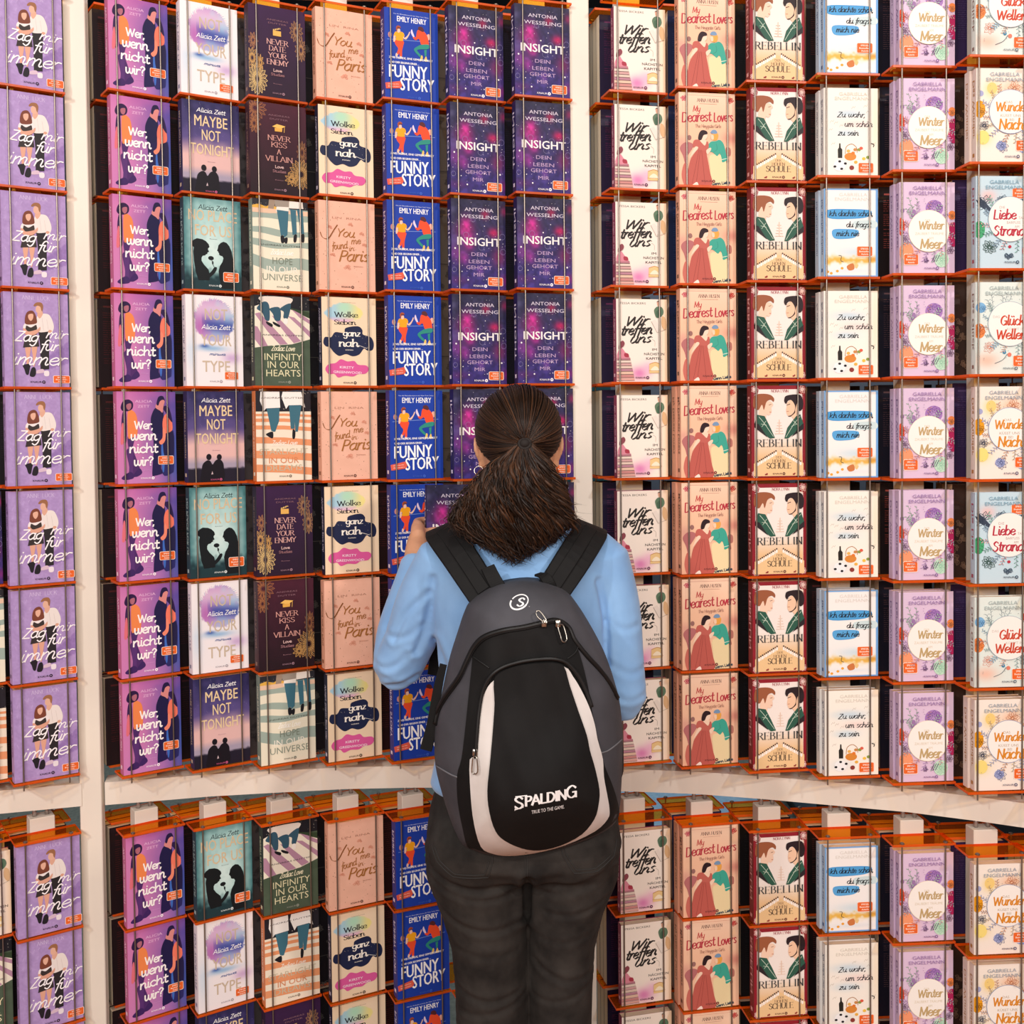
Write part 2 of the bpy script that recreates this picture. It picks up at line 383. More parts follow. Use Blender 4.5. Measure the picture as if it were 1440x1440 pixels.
def cov_couple(a):      # lilac
    H = a.H
    def f(X, Y):
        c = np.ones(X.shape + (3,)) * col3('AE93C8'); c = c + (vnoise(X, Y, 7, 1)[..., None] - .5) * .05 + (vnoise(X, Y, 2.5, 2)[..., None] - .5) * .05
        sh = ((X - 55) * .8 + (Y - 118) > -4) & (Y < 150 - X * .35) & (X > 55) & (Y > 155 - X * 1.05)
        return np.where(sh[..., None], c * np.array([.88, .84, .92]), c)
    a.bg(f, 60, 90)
    m = quadmap((15, 95), (830, 195), (45, 1335), (850, 1400), H)
    rnd = random.Random(4)
    for _ in range(26):
        x, y = rnd.uniform(2, 98), rnd.uniform(4, H - 6); a.line([(x, y), (x + rnd.uniform(-3, 3), y - 3), (x + rnd.uniform(-3, 3), y + 3)], .35, 'C9B2DE')
    a.nxt()
    a.pen('ANNE LÜCK', *m(425, 235), 4.2, 'D9C9E8', w=43, wt=.13, nib=0, thin=.35, sp=.12)
    # man
    a.poly(m([(455, 640), (600, 650), (590, 860), (590, 1150), (480, 1150), (478, 860)]), '2B2729')
    a.poly(m([(500, 420), (590, 440), (640, 540), (650, 620), (620, 680), (585, 640), (590, 655), (455, 655), (430, 560), (440, 450)]), 'EDE4DE', True)
    a.poly(m([(585, 640), (625, 650), (600, 700), (580, 690)]), 'D9A48C', True)
    a.poly(m([(440, 420), (500, 380), (510, 430), (470, 480)]), 'E0AE96', True)
    a.poly(m([(425, 330), (470, 300), (500, 340), (490, 400), (450, 410), (425, 380)]), 'E3B49B', True)
    a.poly(m([(395, 300), (430, 270), (490, 275), (515, 320), (505, 390), (490, 370), (480, 330), (440, 310), (405, 320)]), '9C6B4A', True)
    a.poly(m([(430, 1160), (500, 1140), (530, 1165), (520, 1190), (430, 1195)]), 'D9BFD0', True)
    a.poly(m([(530, 1170), (585, 1175), (585, 1235), (530, 1230)]), 'EDE3E8', True)
    for y0, y1 in ((470, 640), (500, 630)): a.line(m([(500 + (y0 - 470) * 2, y0), (520 + (y0 - 470) * 2, y1)]), .35, 'CFC2BE')
    # woman
    for x in (320, 400): a.poly(m([(x - 30, 830), (x + 38, 830), (x + 22, 980), (x + 8, 1090), (x - 12, 1090), (x - 14, 980)]), 'E0A890', True)
    a.poly(m([(262, 1075), (350, 1065), (345, 1130), (330, 1200), (300, 1195), (280, 1130)]), '231F26', True)
    a.poly(m([(345, 1200), (370, 1120), (410, 1115), (425, 1180), (405, 1230), (360, 1230)]), '231F26', True)
    a.poly(m([(285, 720), (450, 720), (465, 845), (262, 845)]), '38302F')
    a.poly(m([(290, 560), (440, 560), (430, 720), (300, 720)]), '3B3331')
    a.poly(m([(262, 600), (290, 530), (430, 530), (478, 585), (440, 600), (425, 560), (360, 590), (305, 560), (290, 600)]), 'F1E7E5', True)
    a.poly(m([(262, 600), (290, 600), (330, 640), (440, 620), (475, 590), (470, 640), (400, 690), (300, 680)]), 'DFA68E', True)
    a.poly(m([(285, 470), (310, 390), (370, 370), (410, 410), (435, 500), (420, 545), (300, 545)]), '7B4332', True)
    a.poly(m([(330, 420), (385, 415), (388, 470), (360, 505), (330, 470)]), 'E5B39A', True)
    for t, x, y, s in (('Zag', 300, 765, 13.2), ('mir', 670, 755, 11.5), ('für', 580, 905, 13.0)):
        a.pen(t, *m(x, y), s * .78, 'FBF6F8', slant=.3, wt=.2, rot=.03, w={'Zag': 35, 'mir': 32, 'für': 29}[t])
    a.pen('immer', *m(450, 1085), 12.5, 'FBF6F8', slant=.3, wt=.17, rot=.0, w=82)
    logo(a, *m(425, 1315), '2E2230', 'B79AD0')

def cov_pair(a):        # pink to violet
    H = a.H
    def f(X, Y):
        c = mixc(col3('D27FB5'), col3('5B4A9C'), (X - 25) / 75 + (vnoise(X, Y, 12, 5) - .5) * .15)
        c = blob(c, X, Y, 45, 150, 40, 30, 'C382BE', .8); c = blob(c, X, Y, 96, 110, 14, 50, '3C5CA8', .8); c = blob(c, X, Y, 50, 0, 60, 14, 'B45BA4', .5)
        return c
    a.bg(f, 40, 60)
    m = quadmap((135, 115), (905, 195), (160, 1330), (930, 1385), H)
    a.sans('ALICIA', *m(487, 295), 4.6, 'E6B9DC', w=29); a.sans('ZETT', *m(487, 360), 4.6, 'E6B9DC', w=20)
    # left figure
    a.poly(m([(280, 720), (370, 740), (350, 880), (400, 1040), (440, 1180), (360, 1260), (340, 1060), (300, 920)]), '4E2B67', True)
    a.poly(m([(265, 900), (345, 900), (350, 1150), (345, 1260), (290, 1270), (300, 1120)]), '5A3373', True)
    a.poly(m([(205, 1250), (300, 1190), (350, 1210), (355, 1275), (240, 1285)]), '3F2460', True)
    a.poly(m([(360, 1230), (430, 1150), (470, 1215), (400, 1260)]), '3F2460', True)
    a.poly(m([(215, 400), (260, 390), (265, 780), (215, 760), (200, 560)]), '3A2450', True)
    a.poly(m([(205, 560), (230, 560), (235, 780), (190, 800)]), 'E2727E', True)
    a.poly(m([(280, 400), (350, 390), (400, 480), (405, 700), (330, 740), (285, 720)]), 'F0894F', True)
    a.poly(m([(190, 330), (220, 250), (290, 235), (345, 280), (345, 350), (300, 385), (220, 380)]), '2F1A45', True)
    a.poly(m([(265, 300), (320, 290), (325, 340), (300, 375), (268, 350)]), 'B06A7A', True)
    # right couple
    a.poly(m([(610, 620), (740, 620), (735, 900), (720, 1180), (760, 1240), (640, 1270), (600, 1240), (620, 900)]), '241B4C', True)
    a.poly(m([(740, 900), (880, 700), (890, 1180), (860, 1260), (740, 1260)]), '2B2A66', True)
    a.poly(m([(720, 880), (770, 860), (760, 1200), (735, 1200)]), '3F6CC0', True)
    a.poly(m([(750, 740), (875, 720), (885, 1000), (860, 1020), (760, 1020)]), '211C44', True)
    a.poly(m([(590, 470), (640, 380), (720, 400), (750, 470), (740, 640), (700, 720), (600, 690), (580, 560)]), '1F1A45', True)
    a.poly(m([(760, 490), (830, 470), (865, 600), (860, 700), (760, 720), (735, 600)]), 'F07A62', True)
    a.poly(m([(740, 650), (775, 700), (770, 820), (720, 870), (690, 830), (735, 780)]), 'F08A70', True)
    a.poly(m([(730, 380), (800, 370), (840, 450), (865, 590), (810, 520), (790, 470)]), '2C1B4A', True)
    a.poly(m([(640, 370), (680, 300), (760, 290), (745, 380), (735, 450), (700, 420)]), 'D98A86', True)
    a.poly(m([(655, 330), (680, 240), (740, 235), (765, 300), (740, 280), (700, 300), (680, 350)]), '231843', True)
    for t, x, y, wd, xh in (('Wer,', 488, 640, 32, 8.6), ('wenn', 487, 785, 44, 9.8), ('nicht', 485, 950, 48, 9.6), ('wir?', 487, 1120, 33, 9.4)):
        a.pen(t, *m(x, y), xh, 'FFF8F6', w=wd, wt=.27, slant=.04, slope=.0)
    logo(a, *m(520, 1300), 'FFF4FA', '9C62AE'); a.sans('Roman', *m(535, 1190), 1.3, 'D7A6D6', w=12)

def cov_navy(a):        # dusk silhouette, MAYBE NOT TONIGHT
    H = a.H
    def f(X, Y):
        c = mixc(col3('2E2C58'), col3('5B4E86'), Y / 60 + (vnoise(X, Y, 9, 8) - .5) * .5)
        c = mixc(c, col3('E3B9B4'), (Y - 62) / 30 + (vnoise(X, Y, 14, 9) - .5) * .3); c = mixc(c, col3('A79CB0'), (Y - 112) / 14)
        c = blob(c, X, Y, 95, 20, 20, 30, '2A2550', .6)
        return mixc(c, col3('201C2C'), (Y - 131 - 3 * vnoise(X, Y, 6, 3)) / 3)
    a.bg(f, 50, 80)
    dots(a, 40, (2, 2, 98, 60), .35, 'B9B2D8', 3)
    m = quadmap((1005, 545), (1345, 590), (1020, 1060), (1365, 1090), H)
    a.pen('Alicia Zett', *m(1178, 628), 4.4, 'FFFFFF', w=50, wt=.2, slant=.15)
    for t, x, y, wd in (('MAYBE', 1180, 705, 58), ('NOT', 1183, 782, 33), ('TONIGHT', 1190, 862, 76)):
        a.sans(t, *m(x, y), 19.5, 'E9CFA2', w=wd, bold=.01)
    a.sans('Roman', *m(1185, 900), 1.6, 'A98592', w=13)
    k = '17131C'
    a.poly(m([(1098, 1000), (1105, 965), (1130, 948), (1150, 955), (1163, 975), (1180, 955), (1205, 950), (1225, 970), (1232, 1000), (1228, 1070), (1100, 1070)]), k, True)
    a.ell(*m(1140, 930), 4.6, 5.4, k); a.ell(*m(1203, 938), 4.4, 5.2, k)
    a.poly(m([(1162, 1012), (1168, 1030), (1156, 1030)]), 'C9B5BA')
    logo(a, *m(1180, 1065), 'C35C86', '201C2C', 2.2)

def cov_white(a):       # watercolour head, NOT YOUR TYPE
    H = a.H
    m = quadmap((45, 728), (492, 752), (55, 1405), (500, 1405), H)
    def f(X, Y):
        c = np.ones(X.shape + (3,)) * col3('F4EEF0'); n = vnoise(X, Y, 8, 4); n2 = vnoise(X, Y, 3, 6)
        rr = np.sqrt(((X - 50) / 35) ** 2 + ((Y - 44) / 37) ** 2) + (n2 - .5) * .14
        head = np.clip((1.03 - rr) / .06, 0, 1)
        w = mixc(col3('C7A0D0'), col3('A9CBE4'), (X - 40) / 40 + n - .5); w = mixc(w, col3('3E4C9E'), np.exp(-((Y - 52 - (X - 50) * .1) / 12) ** 2) * (X > 28) * .9)
        w = mixc(w, col3('B96FB4'), np.exp(-((X - 24) / 10) ** 2 - ((Y - 55) / 18) ** 2)); w = mixc(w, col3('E7C7DC'), np.exp(-((Y - 22) / 12) ** 2) * .6)
        c = mixc(c, w[..., :], head) if False else c * (1 - head[..., None]) + w * head[..., None]
        c = blob(c, X, Y, 45, 92, 26, 5, '86B4DC', .8); c = blob(c, X, Y, 80, 108, 16, 9, 'C6A2D2', .8); c = blob(c, X, Y, 8, 100, 9, 34, 'CFE0F0', .7); c = blob(c, X, Y, 32, 88, 8, 3, '3A5CA8', .9)
        return c
    a.bg(f, 70, 105)
    rnd = random.Random(2)
    for i in range(30):
        t = -PI + PI * i / 29; x, y = 50 + 33 * math.cos(t), 42 + 33 * math.sin(t)
        a.line([(x, y), (x + math.cos(t + .6) * 5, y + math.sin(t + .6) * rnd.uniform(3, 7))], .5, rnd.choice(['9C86C0', '7FA6CC', 'C99AC4']))
    a.nxt()
    for t, y, wd in (('NOT', 920, 40), ('YOUR', 1108, 54), ('TYPE', 1300, 49)):
        a.sans(t, *m(285, y), 20.5, 'CDBBA4', w=wd, bold=.01)
    a.pen('Alicia Zett', *m(282, 988), 4.8, 'FFFFFF', w=50, wt=.2, slant=.15)
    a.pen('minwa', *m(290, 1178), 2.6, '3E5C9A', w=28, wt=.3, slant=.3)
    logo(a, *m(270, 1375), 'A9A2A8', 'F4EEF0', 2.4)

def cov_teal(a):        # two silhouettes and a rose
    H = a.H
    m = quadmap((50, 25), (485, 70), (60, 705), (490, 720), H)
    def f(X, Y):
        c = np.ones(X.shape + (3,)) * col3('A9D2CE'); c = blob(c, X, Y, 50, 85, 34, 40, 'D8EEE9', .9)
        e = np.clip(((X - 50) / 50) ** 4 + ((Y - 70) / 76) ** 6, 0, 1); c = mixc(c, col3('3B6F74'), e * .9 + (vnoise(X, Y, 6, 5) - .5) * .2)
        return mixc(c, col3('1F3A40'), (Y - 118 + (vnoise(X, Y, 5, 7) - .5) * 14) / 22)
    a.bg(f, 50, 80)
    a.pen('Alicia Zett', *m(270, 128), 5.0, '1C2B30', w=50, wt=.2, slant=.15)
    a.sans('NO PLACE', *m(272, 210), 19.5, 'D9C09A', w=85, bold=.008); a.sans('FOR US', *m(275, 318), 19.5, 'D9C09A', w=64, bold=.008)
    a.sans('Roman', *m(275, 342), 1.5, '39565A', w=13)
    k = '14191C'
    a.poly(m([(112, 385), (110, 362), (124, 345), (150, 333), (190, 340), (216, 353), (238, 376), (244, 396), (233, 408), (234, 418), (241, 431), (229, 437), (228, 447), (218, 450), (212, 458), (193, 461), (184, 474), (184, 498), (202, 526), (236, 562), (244, 600), (244, 640), (160, 640), (140, 580), (128, 500), (122, 430), (128, 400)]), k)
    a.poly(m([(312, 385), (330, 366), (352, 358), (375, 366), (396, 390), (414, 430), (424, 490), (431, 580), (427, 700), (335, 700), (318, 620), (312, 572), (322, 535), (342, 505), (350, 478), (342, 464), (324, 458), (316, 450), (318, 441), (310, 436), (312, 430), (302, 424), (308, 404)]), k)
    a.poly(m([(160, 600), (240, 590), (280, 545), (300, 550), (280, 590), (220, 630)]), k, True)
    a.ell(*m(255, 478), 5.0, 3.6, k); a.line(m([(258, 480), (268, 520), (285, 555)]), .8, k); a.ell(*m(268, 512), 1.4, 3, k)
    logo(a, *m(275, 685), 'DDE6E4', '1F3A40', 2.4)

def ornament(a, cx, cy, rx, ry, col, col2, seed, n=14):
    rnd = random.Random(seed)
    for i in range(n):
        t = 2 * PI * i / n; x, y = cx + rx * .45 * math.cos(t), cy + ry * .45 * math.sin(t)
        q = lambda u, v, t=t: (cx + rx * u * math.cos(t + v), cy + ry * u * math.sin(t + v))
        a.line([q(.25, 0), q(.65, .28), q(1, .05)], .75, col, n=4); a.line([q(.25, 0), q(.65, -.22), q(1, .05)], .75, col, n=4)
        a.line([q(.35, 0), q(.6, .1), q(.85, .03)], .4, col2, n=3)
    for k in (.2, .32, .44):
        a.line([(cx + rx * k * math.cos(t), cy + ry * k * math.sin(t)) for t in np.linspace(0, 2 * PI, 14)], .45, col, n=2)
    a.nxt()
def cov_never(a, kind):
    H = a.H
    top, bot = (('3A1F45', '2A1A2C') if kind == 0 else ('4A1F30', '24151C'))
    a.bg(lambda X, Y: mixc(col3(top), col3(bot), Y / H + (vnoise(X, Y, 10, 3) - .5) * .2), 20, 30)
    g1, g2 = 'C99A5C', 'EDCB88'
    if kind == 0:
        m = quadmap((42, 712), (475, 718), (50, 1395), (480, 1370), H)
        ornament(a, 8, 62, 9, 14, 'A46E4E', g1, 1, 9); ornament(a, 6, 92, 12, 18, g1, g2, 2, 12); ornament(a, 14, 126, 18, 26, g2, g2, 3, 18); ornament(a, 20, 98, 6, 14, g1, g1, 6, 8)
        ornament(a, 84, 36, 12, 19, 'A67A58', g1, 4, 13); ornament(a, 92, 66, 11, 20, 'A67A58', g1, 5, 13)
        a.rect(*m(228, 888), *m(290, 925), 'E9B45C'); a.poly([m(228, 880), m(283, 862), m(286, 872), m(231, 890)], 'E9C070')
        for i in range(3): a.line([m(238 + i * 18, 886 - i * 5), m(246 + i * 18, 868 - i * 5)], .9, '3A1F45')
        a.nxt(); ws = (('NEVER', 990, 38), ('DATE', 1038, 30), ('YOUR', 1088, 32), ('ENEMY', 1138, 38)); cx = 262; an = (818, 842); lv = (1188, 1218, 1280)
        tc = 'D9A7A0'
    else:
        m = quadmap((28, 715), (440, 770), (30, 1385), (447, 1415), H)
        ornament(a, 10, 12, 20, 20, 'A66A44', 'C08A54', 7, 14); ornament(a, 8, 38, 12, 16, 'A66A44', 'C08A54', 8, 10)
        ornament(a, 92, 78, 10, 20, '8A5A40', g1, 9, 12); ornament(a, 90, 116, 22, 26, g1, g2, 10, 18); ornament(a, 72, 126, 12, 12, g1, g1, 12, 9)
        a.poly(m([(190, 905), (225, 888), (288, 905), (250, 925)]), 'F0BE62'); a.poly(m([(208, 915), (265, 922), (262, 945), (210, 940)]), 'E5AC4E')
        a.line(m([(280, 910), (278, 950)]), .8, 'F0BE62', nx=True); ws = (('NEVER', 1010, 40), ('KISS', 1058, 28), ('A', 1108, 7), ('VILLAIN', 1160, 48)); cx = 240; an = (835, 862); lv = (1208, 1240, 1298)
        tc = 'D39A90'
    a.sans('ANDREAS', *m(cx, an[0]), 2.8, '8C6570', w=38); a.sans('DUTTER', *m(cx, an[1]), 2.8, '8C6570', w=32)
    for t, y, wd in ws: a.pen(t, *m(cx, y), 5.4, tc, w=wd, wt=.26, nib=0.05, thin=.25, serif=True)
    a.pen('Love', *m(cx, lv[0]), 2.9, 'DDB9B4', w=15, wt=.3, serif=True); a.pen('Studies', *m(cx, lv[1]), 2.7, '9C6F74', w=24, wt=.28)
    a.sans('Roman', *m(cx, lv[2]), 1.6, 'A27880', w=15); logo(a, *m(cx - 4, lv[2] + 72), '9A7886', bot, 2.3)

def waves(a, cols, y0, y1, amp, seed, slope=0, n=10):
    rnd = random.Random(seed); k = len(cols); hgt = (y1 - y0) / k
    for i, c in enumerate(cols):
        ph = rnd.uniform(0, 6); yy = y0 + i * hgt
        up = [(x, yy + amp * math.sin(x / 17 + ph) + slope * x) for x in np.linspace(0, 100, n)]
        a.poly(up + [(100, a.H), (0, a.H)], c)
def jeans(a, m, legs, col='3F6F80', shoe='1C1C22'):
    for pts, sh in legs:
        a.poly(m(pts), col)
        if sh: a.poly(m(sh), shoe, True)
def cov_zodiac(a, kind):
    H = a.H
    if kind == 0:     # sage waves
        m = quadmap((30, 50), (455, 75), (35, 700), (458, 722), H); cream, sage = 'EDE6CE', '9FB0A4'
        a.bg(lambda X, Y: np.ones(X.shape + (3,)) * col3(sage), 2, 2)
        a.rect(0, 0, 100, 14, '2A2A30'); dots(a, 22, (1, 1, 99, 12), .5, 'E8E2D0', 3)
        a.poly([(0, 12), (12, 9), (24, 13), (34, 8), (46, 14), (46, 16), (0, 18)], 'E3B04E'); a.poly([(30, 0), (42, 0), (38, 16), (28, 16)], '9C8A78')
        a.rect(0, 16, 100, 24, 'E8C4A8')
        waves(a, [sage, cream], 24, 44, 1.6, 3); waves(a, [sage, cream, sage, cream], 50, 92, 2.6, 5, .02); waves(a, [sage, cream], 98, 138, 4.5, 2, .06)
        a.poly(m([(215, 100), (310, 100), (305, 150), (210, 145)]), 'EFE9DE'); a.poly(m([(310, 60), (415, 65), (420, 120), (310, 118)]), 'EFE9DE'); a.poly(m([(200, 60), (312, 60), (308, 110), (203, 108)]), '9C9286')
        jeans(a, m, [([(215, 130), (265, 135), (268, 310), (245, 315)], [(243, 320), (268, 318), (272, 362), (248, 366)]), ([(262, 135), (305, 140), (295, 310), (268, 330)], [(272, 335), (296, 330), (292, 368), (275, 368)]),
                     ([(318, 125), (362, 130), (368, 300), (335, 310)], [(345, 312), (368, 308), (362, 358), (342, 358)]), ([(370, 125), (415, 128), (425, 300), (400, 300)], [(402, 308), (425, 304), (424, 358), (402, 356)])])
        a.sans('ANDREAS DUTTER', *m(240, 392), 2.7, '4E5148', w=76)
        a.pen('Zodiac Love', *m(250, 455), 5.6, 'FDFBF2', w=40, wt=.2, slant=.3)
        tc = 'EDEBDD' if False else 'F2EFE2'; tc = '7B8677'
        for t, y, wd in (('HOPE', 522, 36), ('IN OUR', 585, 57), ('UNIVERSE', 640, 72)): a.sans(t, *m(255, y), 12, tc if t == 'HOPE' else 'F3EFDF' if t == 'IN OUR' else '8C9686', w=wd, bold=.0)
        logo(a, *m(245, 690), '6F7468', cream, 2.4)
    elif kind == 1:   # green with mauve picnic blanket
        m = quadmap((50, 730), (465, 735), (55, 1400), (470, 1400), H); gr = '4A5A48'
        a.bg(lambda X, Y: np.ones(X.shape + (3,)) * col3('4C5B49') + (vnoise(X, Y, 6, 4)[..., None] - .5) * .04, 24, 30)
        a.rect(0, 0, 100, 24, '1E1E24'); dots(a, 26, (1, 1, 99, 20), .5, 'E8E2D0', 8)
        a.poly(m([(320, 820), (465, 850), (465, 940), (320, 900)]), '35462F')
        a.poly(m([(55, 815), (150, 780), (320, 830), (468, 895), (468, 1050), (330, 1090), (150, 1105), (55, 1120)]), 'EFE6D2')
        mv = 'B58AA0'
        for q in ([(55, 870), (90, 860), (230, 1010), (300, 1090), (240, 1095), (150, 1000)], [(55, 960), (75, 965), (150, 1105), (95, 1112), (55, 1060)], [(180, 880), (235, 900), (400, 1065), (345, 1082), (290, 1020)],
                  [(300, 880), (350, 890), (468, 990), (468, 1035), (400, 970)], [(330, 830), (395, 860), (468, 905), (468, 935), (390, 890)]): a.poly(m(q), mv)
        a.poly(m([(90, 745), (320, 745), (320, 790), (250, 830), (150, 810)]), 'E8DED2', True)
        for q in ([(70, 830), (120, 780), (160, 800), (165, 910), (135, 915), (110, 860)], [(165, 830), (240, 820), (245, 910), (205, 915), (190, 870)], [(240, 830), (300, 790), (325, 800), (300, 900), (268, 895), (270, 850)]): a.poly(m(q), '35586B', True)
        a.poly(m([(140, 925), (185, 945), (180, 965), (145, 945)]), '17171C', True); a.poly(m([(190, 925), (240, 950), (235, 965), (195, 945)]), '17171C', True); a.poly(m([(275, 900), (300, 905), (295, 940), (270, 935)]), 'F3EEE6', True)
        a.sans('ANDREAS DUTTER', *m(262, 1030), 2.7, '3A3238', w=74)
        a.pen('Zodiac Love', *m(262, 1140), 5.6, 'EFEAC8', w=42, wt=.2, slant=.3)
        for t, y, wd in (('INFINITY', 1210, 68), ('IN OUR', 1268, 57), ('HEARTS', 1330, 62)): a.sans(t, *m(265, y), 12.3, 'E3DEB4', w=wd)
        logo(a, *m(262, 1378), '9AA090', gr, 2.4)
    else:             # orange stripes
        m = quadmap((32, 15), (460, 15), (38, 690), (462, 690), H); cr, og = 'F3E6D0', 'E89A6C'
        a.bg(lambda X, Y: np.ones(X.shape + (3,)) * col3(cr), 2, 2); a.rect(0, 0, 100, 36, '26232A'); dots(a, 26, (1, 1, 99, 34), .6, 'EFE8D8', 9)
        for y, h, sl in ((40, 4, .01), (48, 6, .02), (60, 7, .03), (80, 11, .05), (104, 13, .06), (128, 13, .07)): a.poly([(0, y), (50, y + sl * 50 - 1), (100, y + sl * 100 + 1), (100, y + sl * 100 + h + 1), (50, y + sl * 50 + h - 1), (0, y + h)], og)
        a.poly(m([(70, 20), (215, 20), (220, 140), (112, 145), (95, 165), (65, 90)]), 'F6F2EC'); a.poly(m([(240, 20), (385, 20), (415, 140), (380, 120), (285, 122), (265, 150), (230, 60)]), 'F6F2EC')
        jeans(a, m, [([(115, 145), (170, 145), (185, 310), (150, 315)], [(112, 335), (160, 320), (160, 370), (118, 350)]), ([(160, 145), (215, 142), (210, 240), (180, 320), (160, 320)], None),
                     ([(288, 122), (335, 122), (330, 300), (300, 300)], [(315, 305), (335, 320), (330, 372), (312, 370)]), ([(335, 122), (385, 122), (355, 322), (335, 322), (330, 200)], None)])
        a.sans('ANDREAS DUTTER', *m(235, 72), 2.8, '5A4A46', w=76)
        a.pen('Zodiac Love', *m(248, 425), 5.6, 'FBF1E2', w=46, wt=.18, slant=.3)
        for t, y, wd, c in (('STARLIGHT', 492, 88, 'CDBFA4'), ('IN OUR', 558, 54, 'D98B5E'), ('DREAMS', 615, 66, 'C9C0A6')): a.sans(t, *m(245, y), 11, c, w=wd)
        logo(a, *m(245, 662), '7A6A5A', cr, 2.4)

def cov_peach(a):       # gold brush lettering
    H = a.H; m = quadmap((50, 25), (460, 90), (55, 700), (460, 750), H)
    a.bg(lambda X, Y: np.ones(X.shape + (3,)) * col3('EFB9A0') + (vnoise(X, Y, 9, 3)[..., None] - .5) * .03, 24, 30)
    rnd = random.Random(5)
    for _ in range(120):
        x, y = rnd.random() * 100, rnd.random() * H
        if 14 < x < 84 and 22 < y < 108 and rnd.random() < .8: continue
        a.ell(x, y, *(lambda q: (q, q))(rnd.uniform(.25, .75)), rnd.choice(['5A3A2E', '7C5544', 'A2705A']), n=6, nx=False)
    a.nxt(); g = 'A5692F'
    a.sans('LIN  RINA', *m(255, 188), 3.6, 'B07C66', w=52)
    for x, y, s in ((282, 235, 5), (362, 310, 5), (380, 395, 5), (150, 450, 5), (255, 555, 7), (130, 240, 5)): petals(a, *m(x, y), s, 'D68F74', 5, x, .5, .6, 3.4)
    a.line(m([(62, 268), (80, 310), (120, 320), (160, 260), (185, 225)]), 2.0, '8A5220', nib=.6, thin=.2, nx=True)
    a.pen('You', *m(240, 318), 8.8, g, w=33, wt=.22, slant=.25, nib=.5, thin=.35)
    a.pen('found', *m(200, 405), 7.0, g, w=28, wt=.2, slant=.25, nib=.5, thin=.35, rot=-.16); a.pen('me', *m(318, 376), 6.6, g, w=17, wt=.2, slant=.2, nib=.5, thin=.35, rot=-.1)
    a.pen('in', *m(285, 425), 5.0, g, w=10, wt=.22, slant=.2, nib=.5, thin=.35, rot=-.1)
    a.pen('Paris', *m(298, 505), 11.5, g, w=52, wt=.22, slant=.28, nib=.5, thin=.35, rot=-.05)
    a.sans('ROMAN', *m(335, 553), 2.0, 'B48066', w=16); logo(a, *m(245, 700), '5E3A30', 'EFB9A0', 2.4)

def cloud(a, m, pts, col): a.poly(m(pts), col, True)
def cov_cloud(a):
    H = a.H; m = quadmap((60, 735), (470, 790), (65, 1400), (470, 1430), H); cr = 'F3D9B8'
    def f(X, Y):
        c = np.ones(X.shape + (3,)) * col3(cr); d = ((X - 42) / 36) ** 2 + ((Y - 29 + X * .03) / 15) ** 2; d2 = ((X - 42) / 24) ** 2 + ((Y - 20) / 11) ** 2
        n = vnoise(X, Y, 7, 3) * .3; mk = np.clip((1.05 - np.minimum(d, d2) + n - .15) / .15, 0, 1)
        w = mixc(col3('A9CFE0'), col3('F0E08E'), (X - 25) / 45); w = mixc(w, col3('B2DFC0'), np.exp(-((X - 42) / 14) ** 2 - ((Y - 18) / 10) ** 2)); w = mixc(w, col3('E9B4CF'), np.clip((Y - 34) / 8, 0, 1) * (X < 60))
        return c * (1 - mk[..., None]) + w * mk[..., None]
    a.bg(f, 70, 90)
    a.sans('Catherine Bennetto', *m(265, 803), 1.6, '7A6A5A', w=26)
    a.pen('Wolke', *m(245, 905), 5.4, '23202A', w=43, wt=.36, nib=0, thin=.28, serif=True); a.pen('Sieben', *m(235, 960), 5.2, '23202A', w=40, wt=.36, nib=0, thin=.28, serif=True)
    cloud(a, m, [(72, 1080), (85, 1040), (130, 1045), (160, 1010), (225, 1020), (240, 985), (330, 980), (365, 1010), (370, 1045), (430, 1070), (452, 1120), (440, 1165), (400, 1165), (375, 1150), (340, 1190), (290, 1200), (240, 1180), (190, 1190), (150, 1160), (120, 1120), (90, 1110)], '1F2747')
    dots(a, 12, (12, 66, 90, 92), .5, 'E8E0C8', 4)
    a.pen('ganz', *m(285, 1050), 6.4, 'FBF4E8', w=32, wt=.38, nib=0, thin=.28); a.pen('nah', *m(262, 1125), 7.6, 'FBF4E8', w=36, wt=.38, nib=0, thin=.28, serif=True)
    a.line(m([(330, 1120), (400, 1150)]), .6, 'FBF4E8', nx=True); a.sans('ROMAN', *m(265, 1155), 1.9, 'FBF4E8', w=14, bold=.02)
    cloud(a, m, [(85, 1280), (110, 1245), (160, 1240), (200, 1215), (250, 1235), (300, 1235), (330, 1265), (390, 1275), (410, 1305), (385, 1335), (330, 1335), (290, 1350), (230, 1340), (180, 1350), (150, 1320), (110, 1320)], 'DE5C9C')
    a.sans('KIRSTY', *m(245, 1288), 4.4, 'FCEFF4', w=26, bold=.012, rot=.03); a.sans('GREENWOOD', *m(250, 1325), 4.4, 'FCEFF4', w=52, bold=.012, rot=.03)
    logo(a, *m(255, 1400), '4A3A34', cr, 2.6)

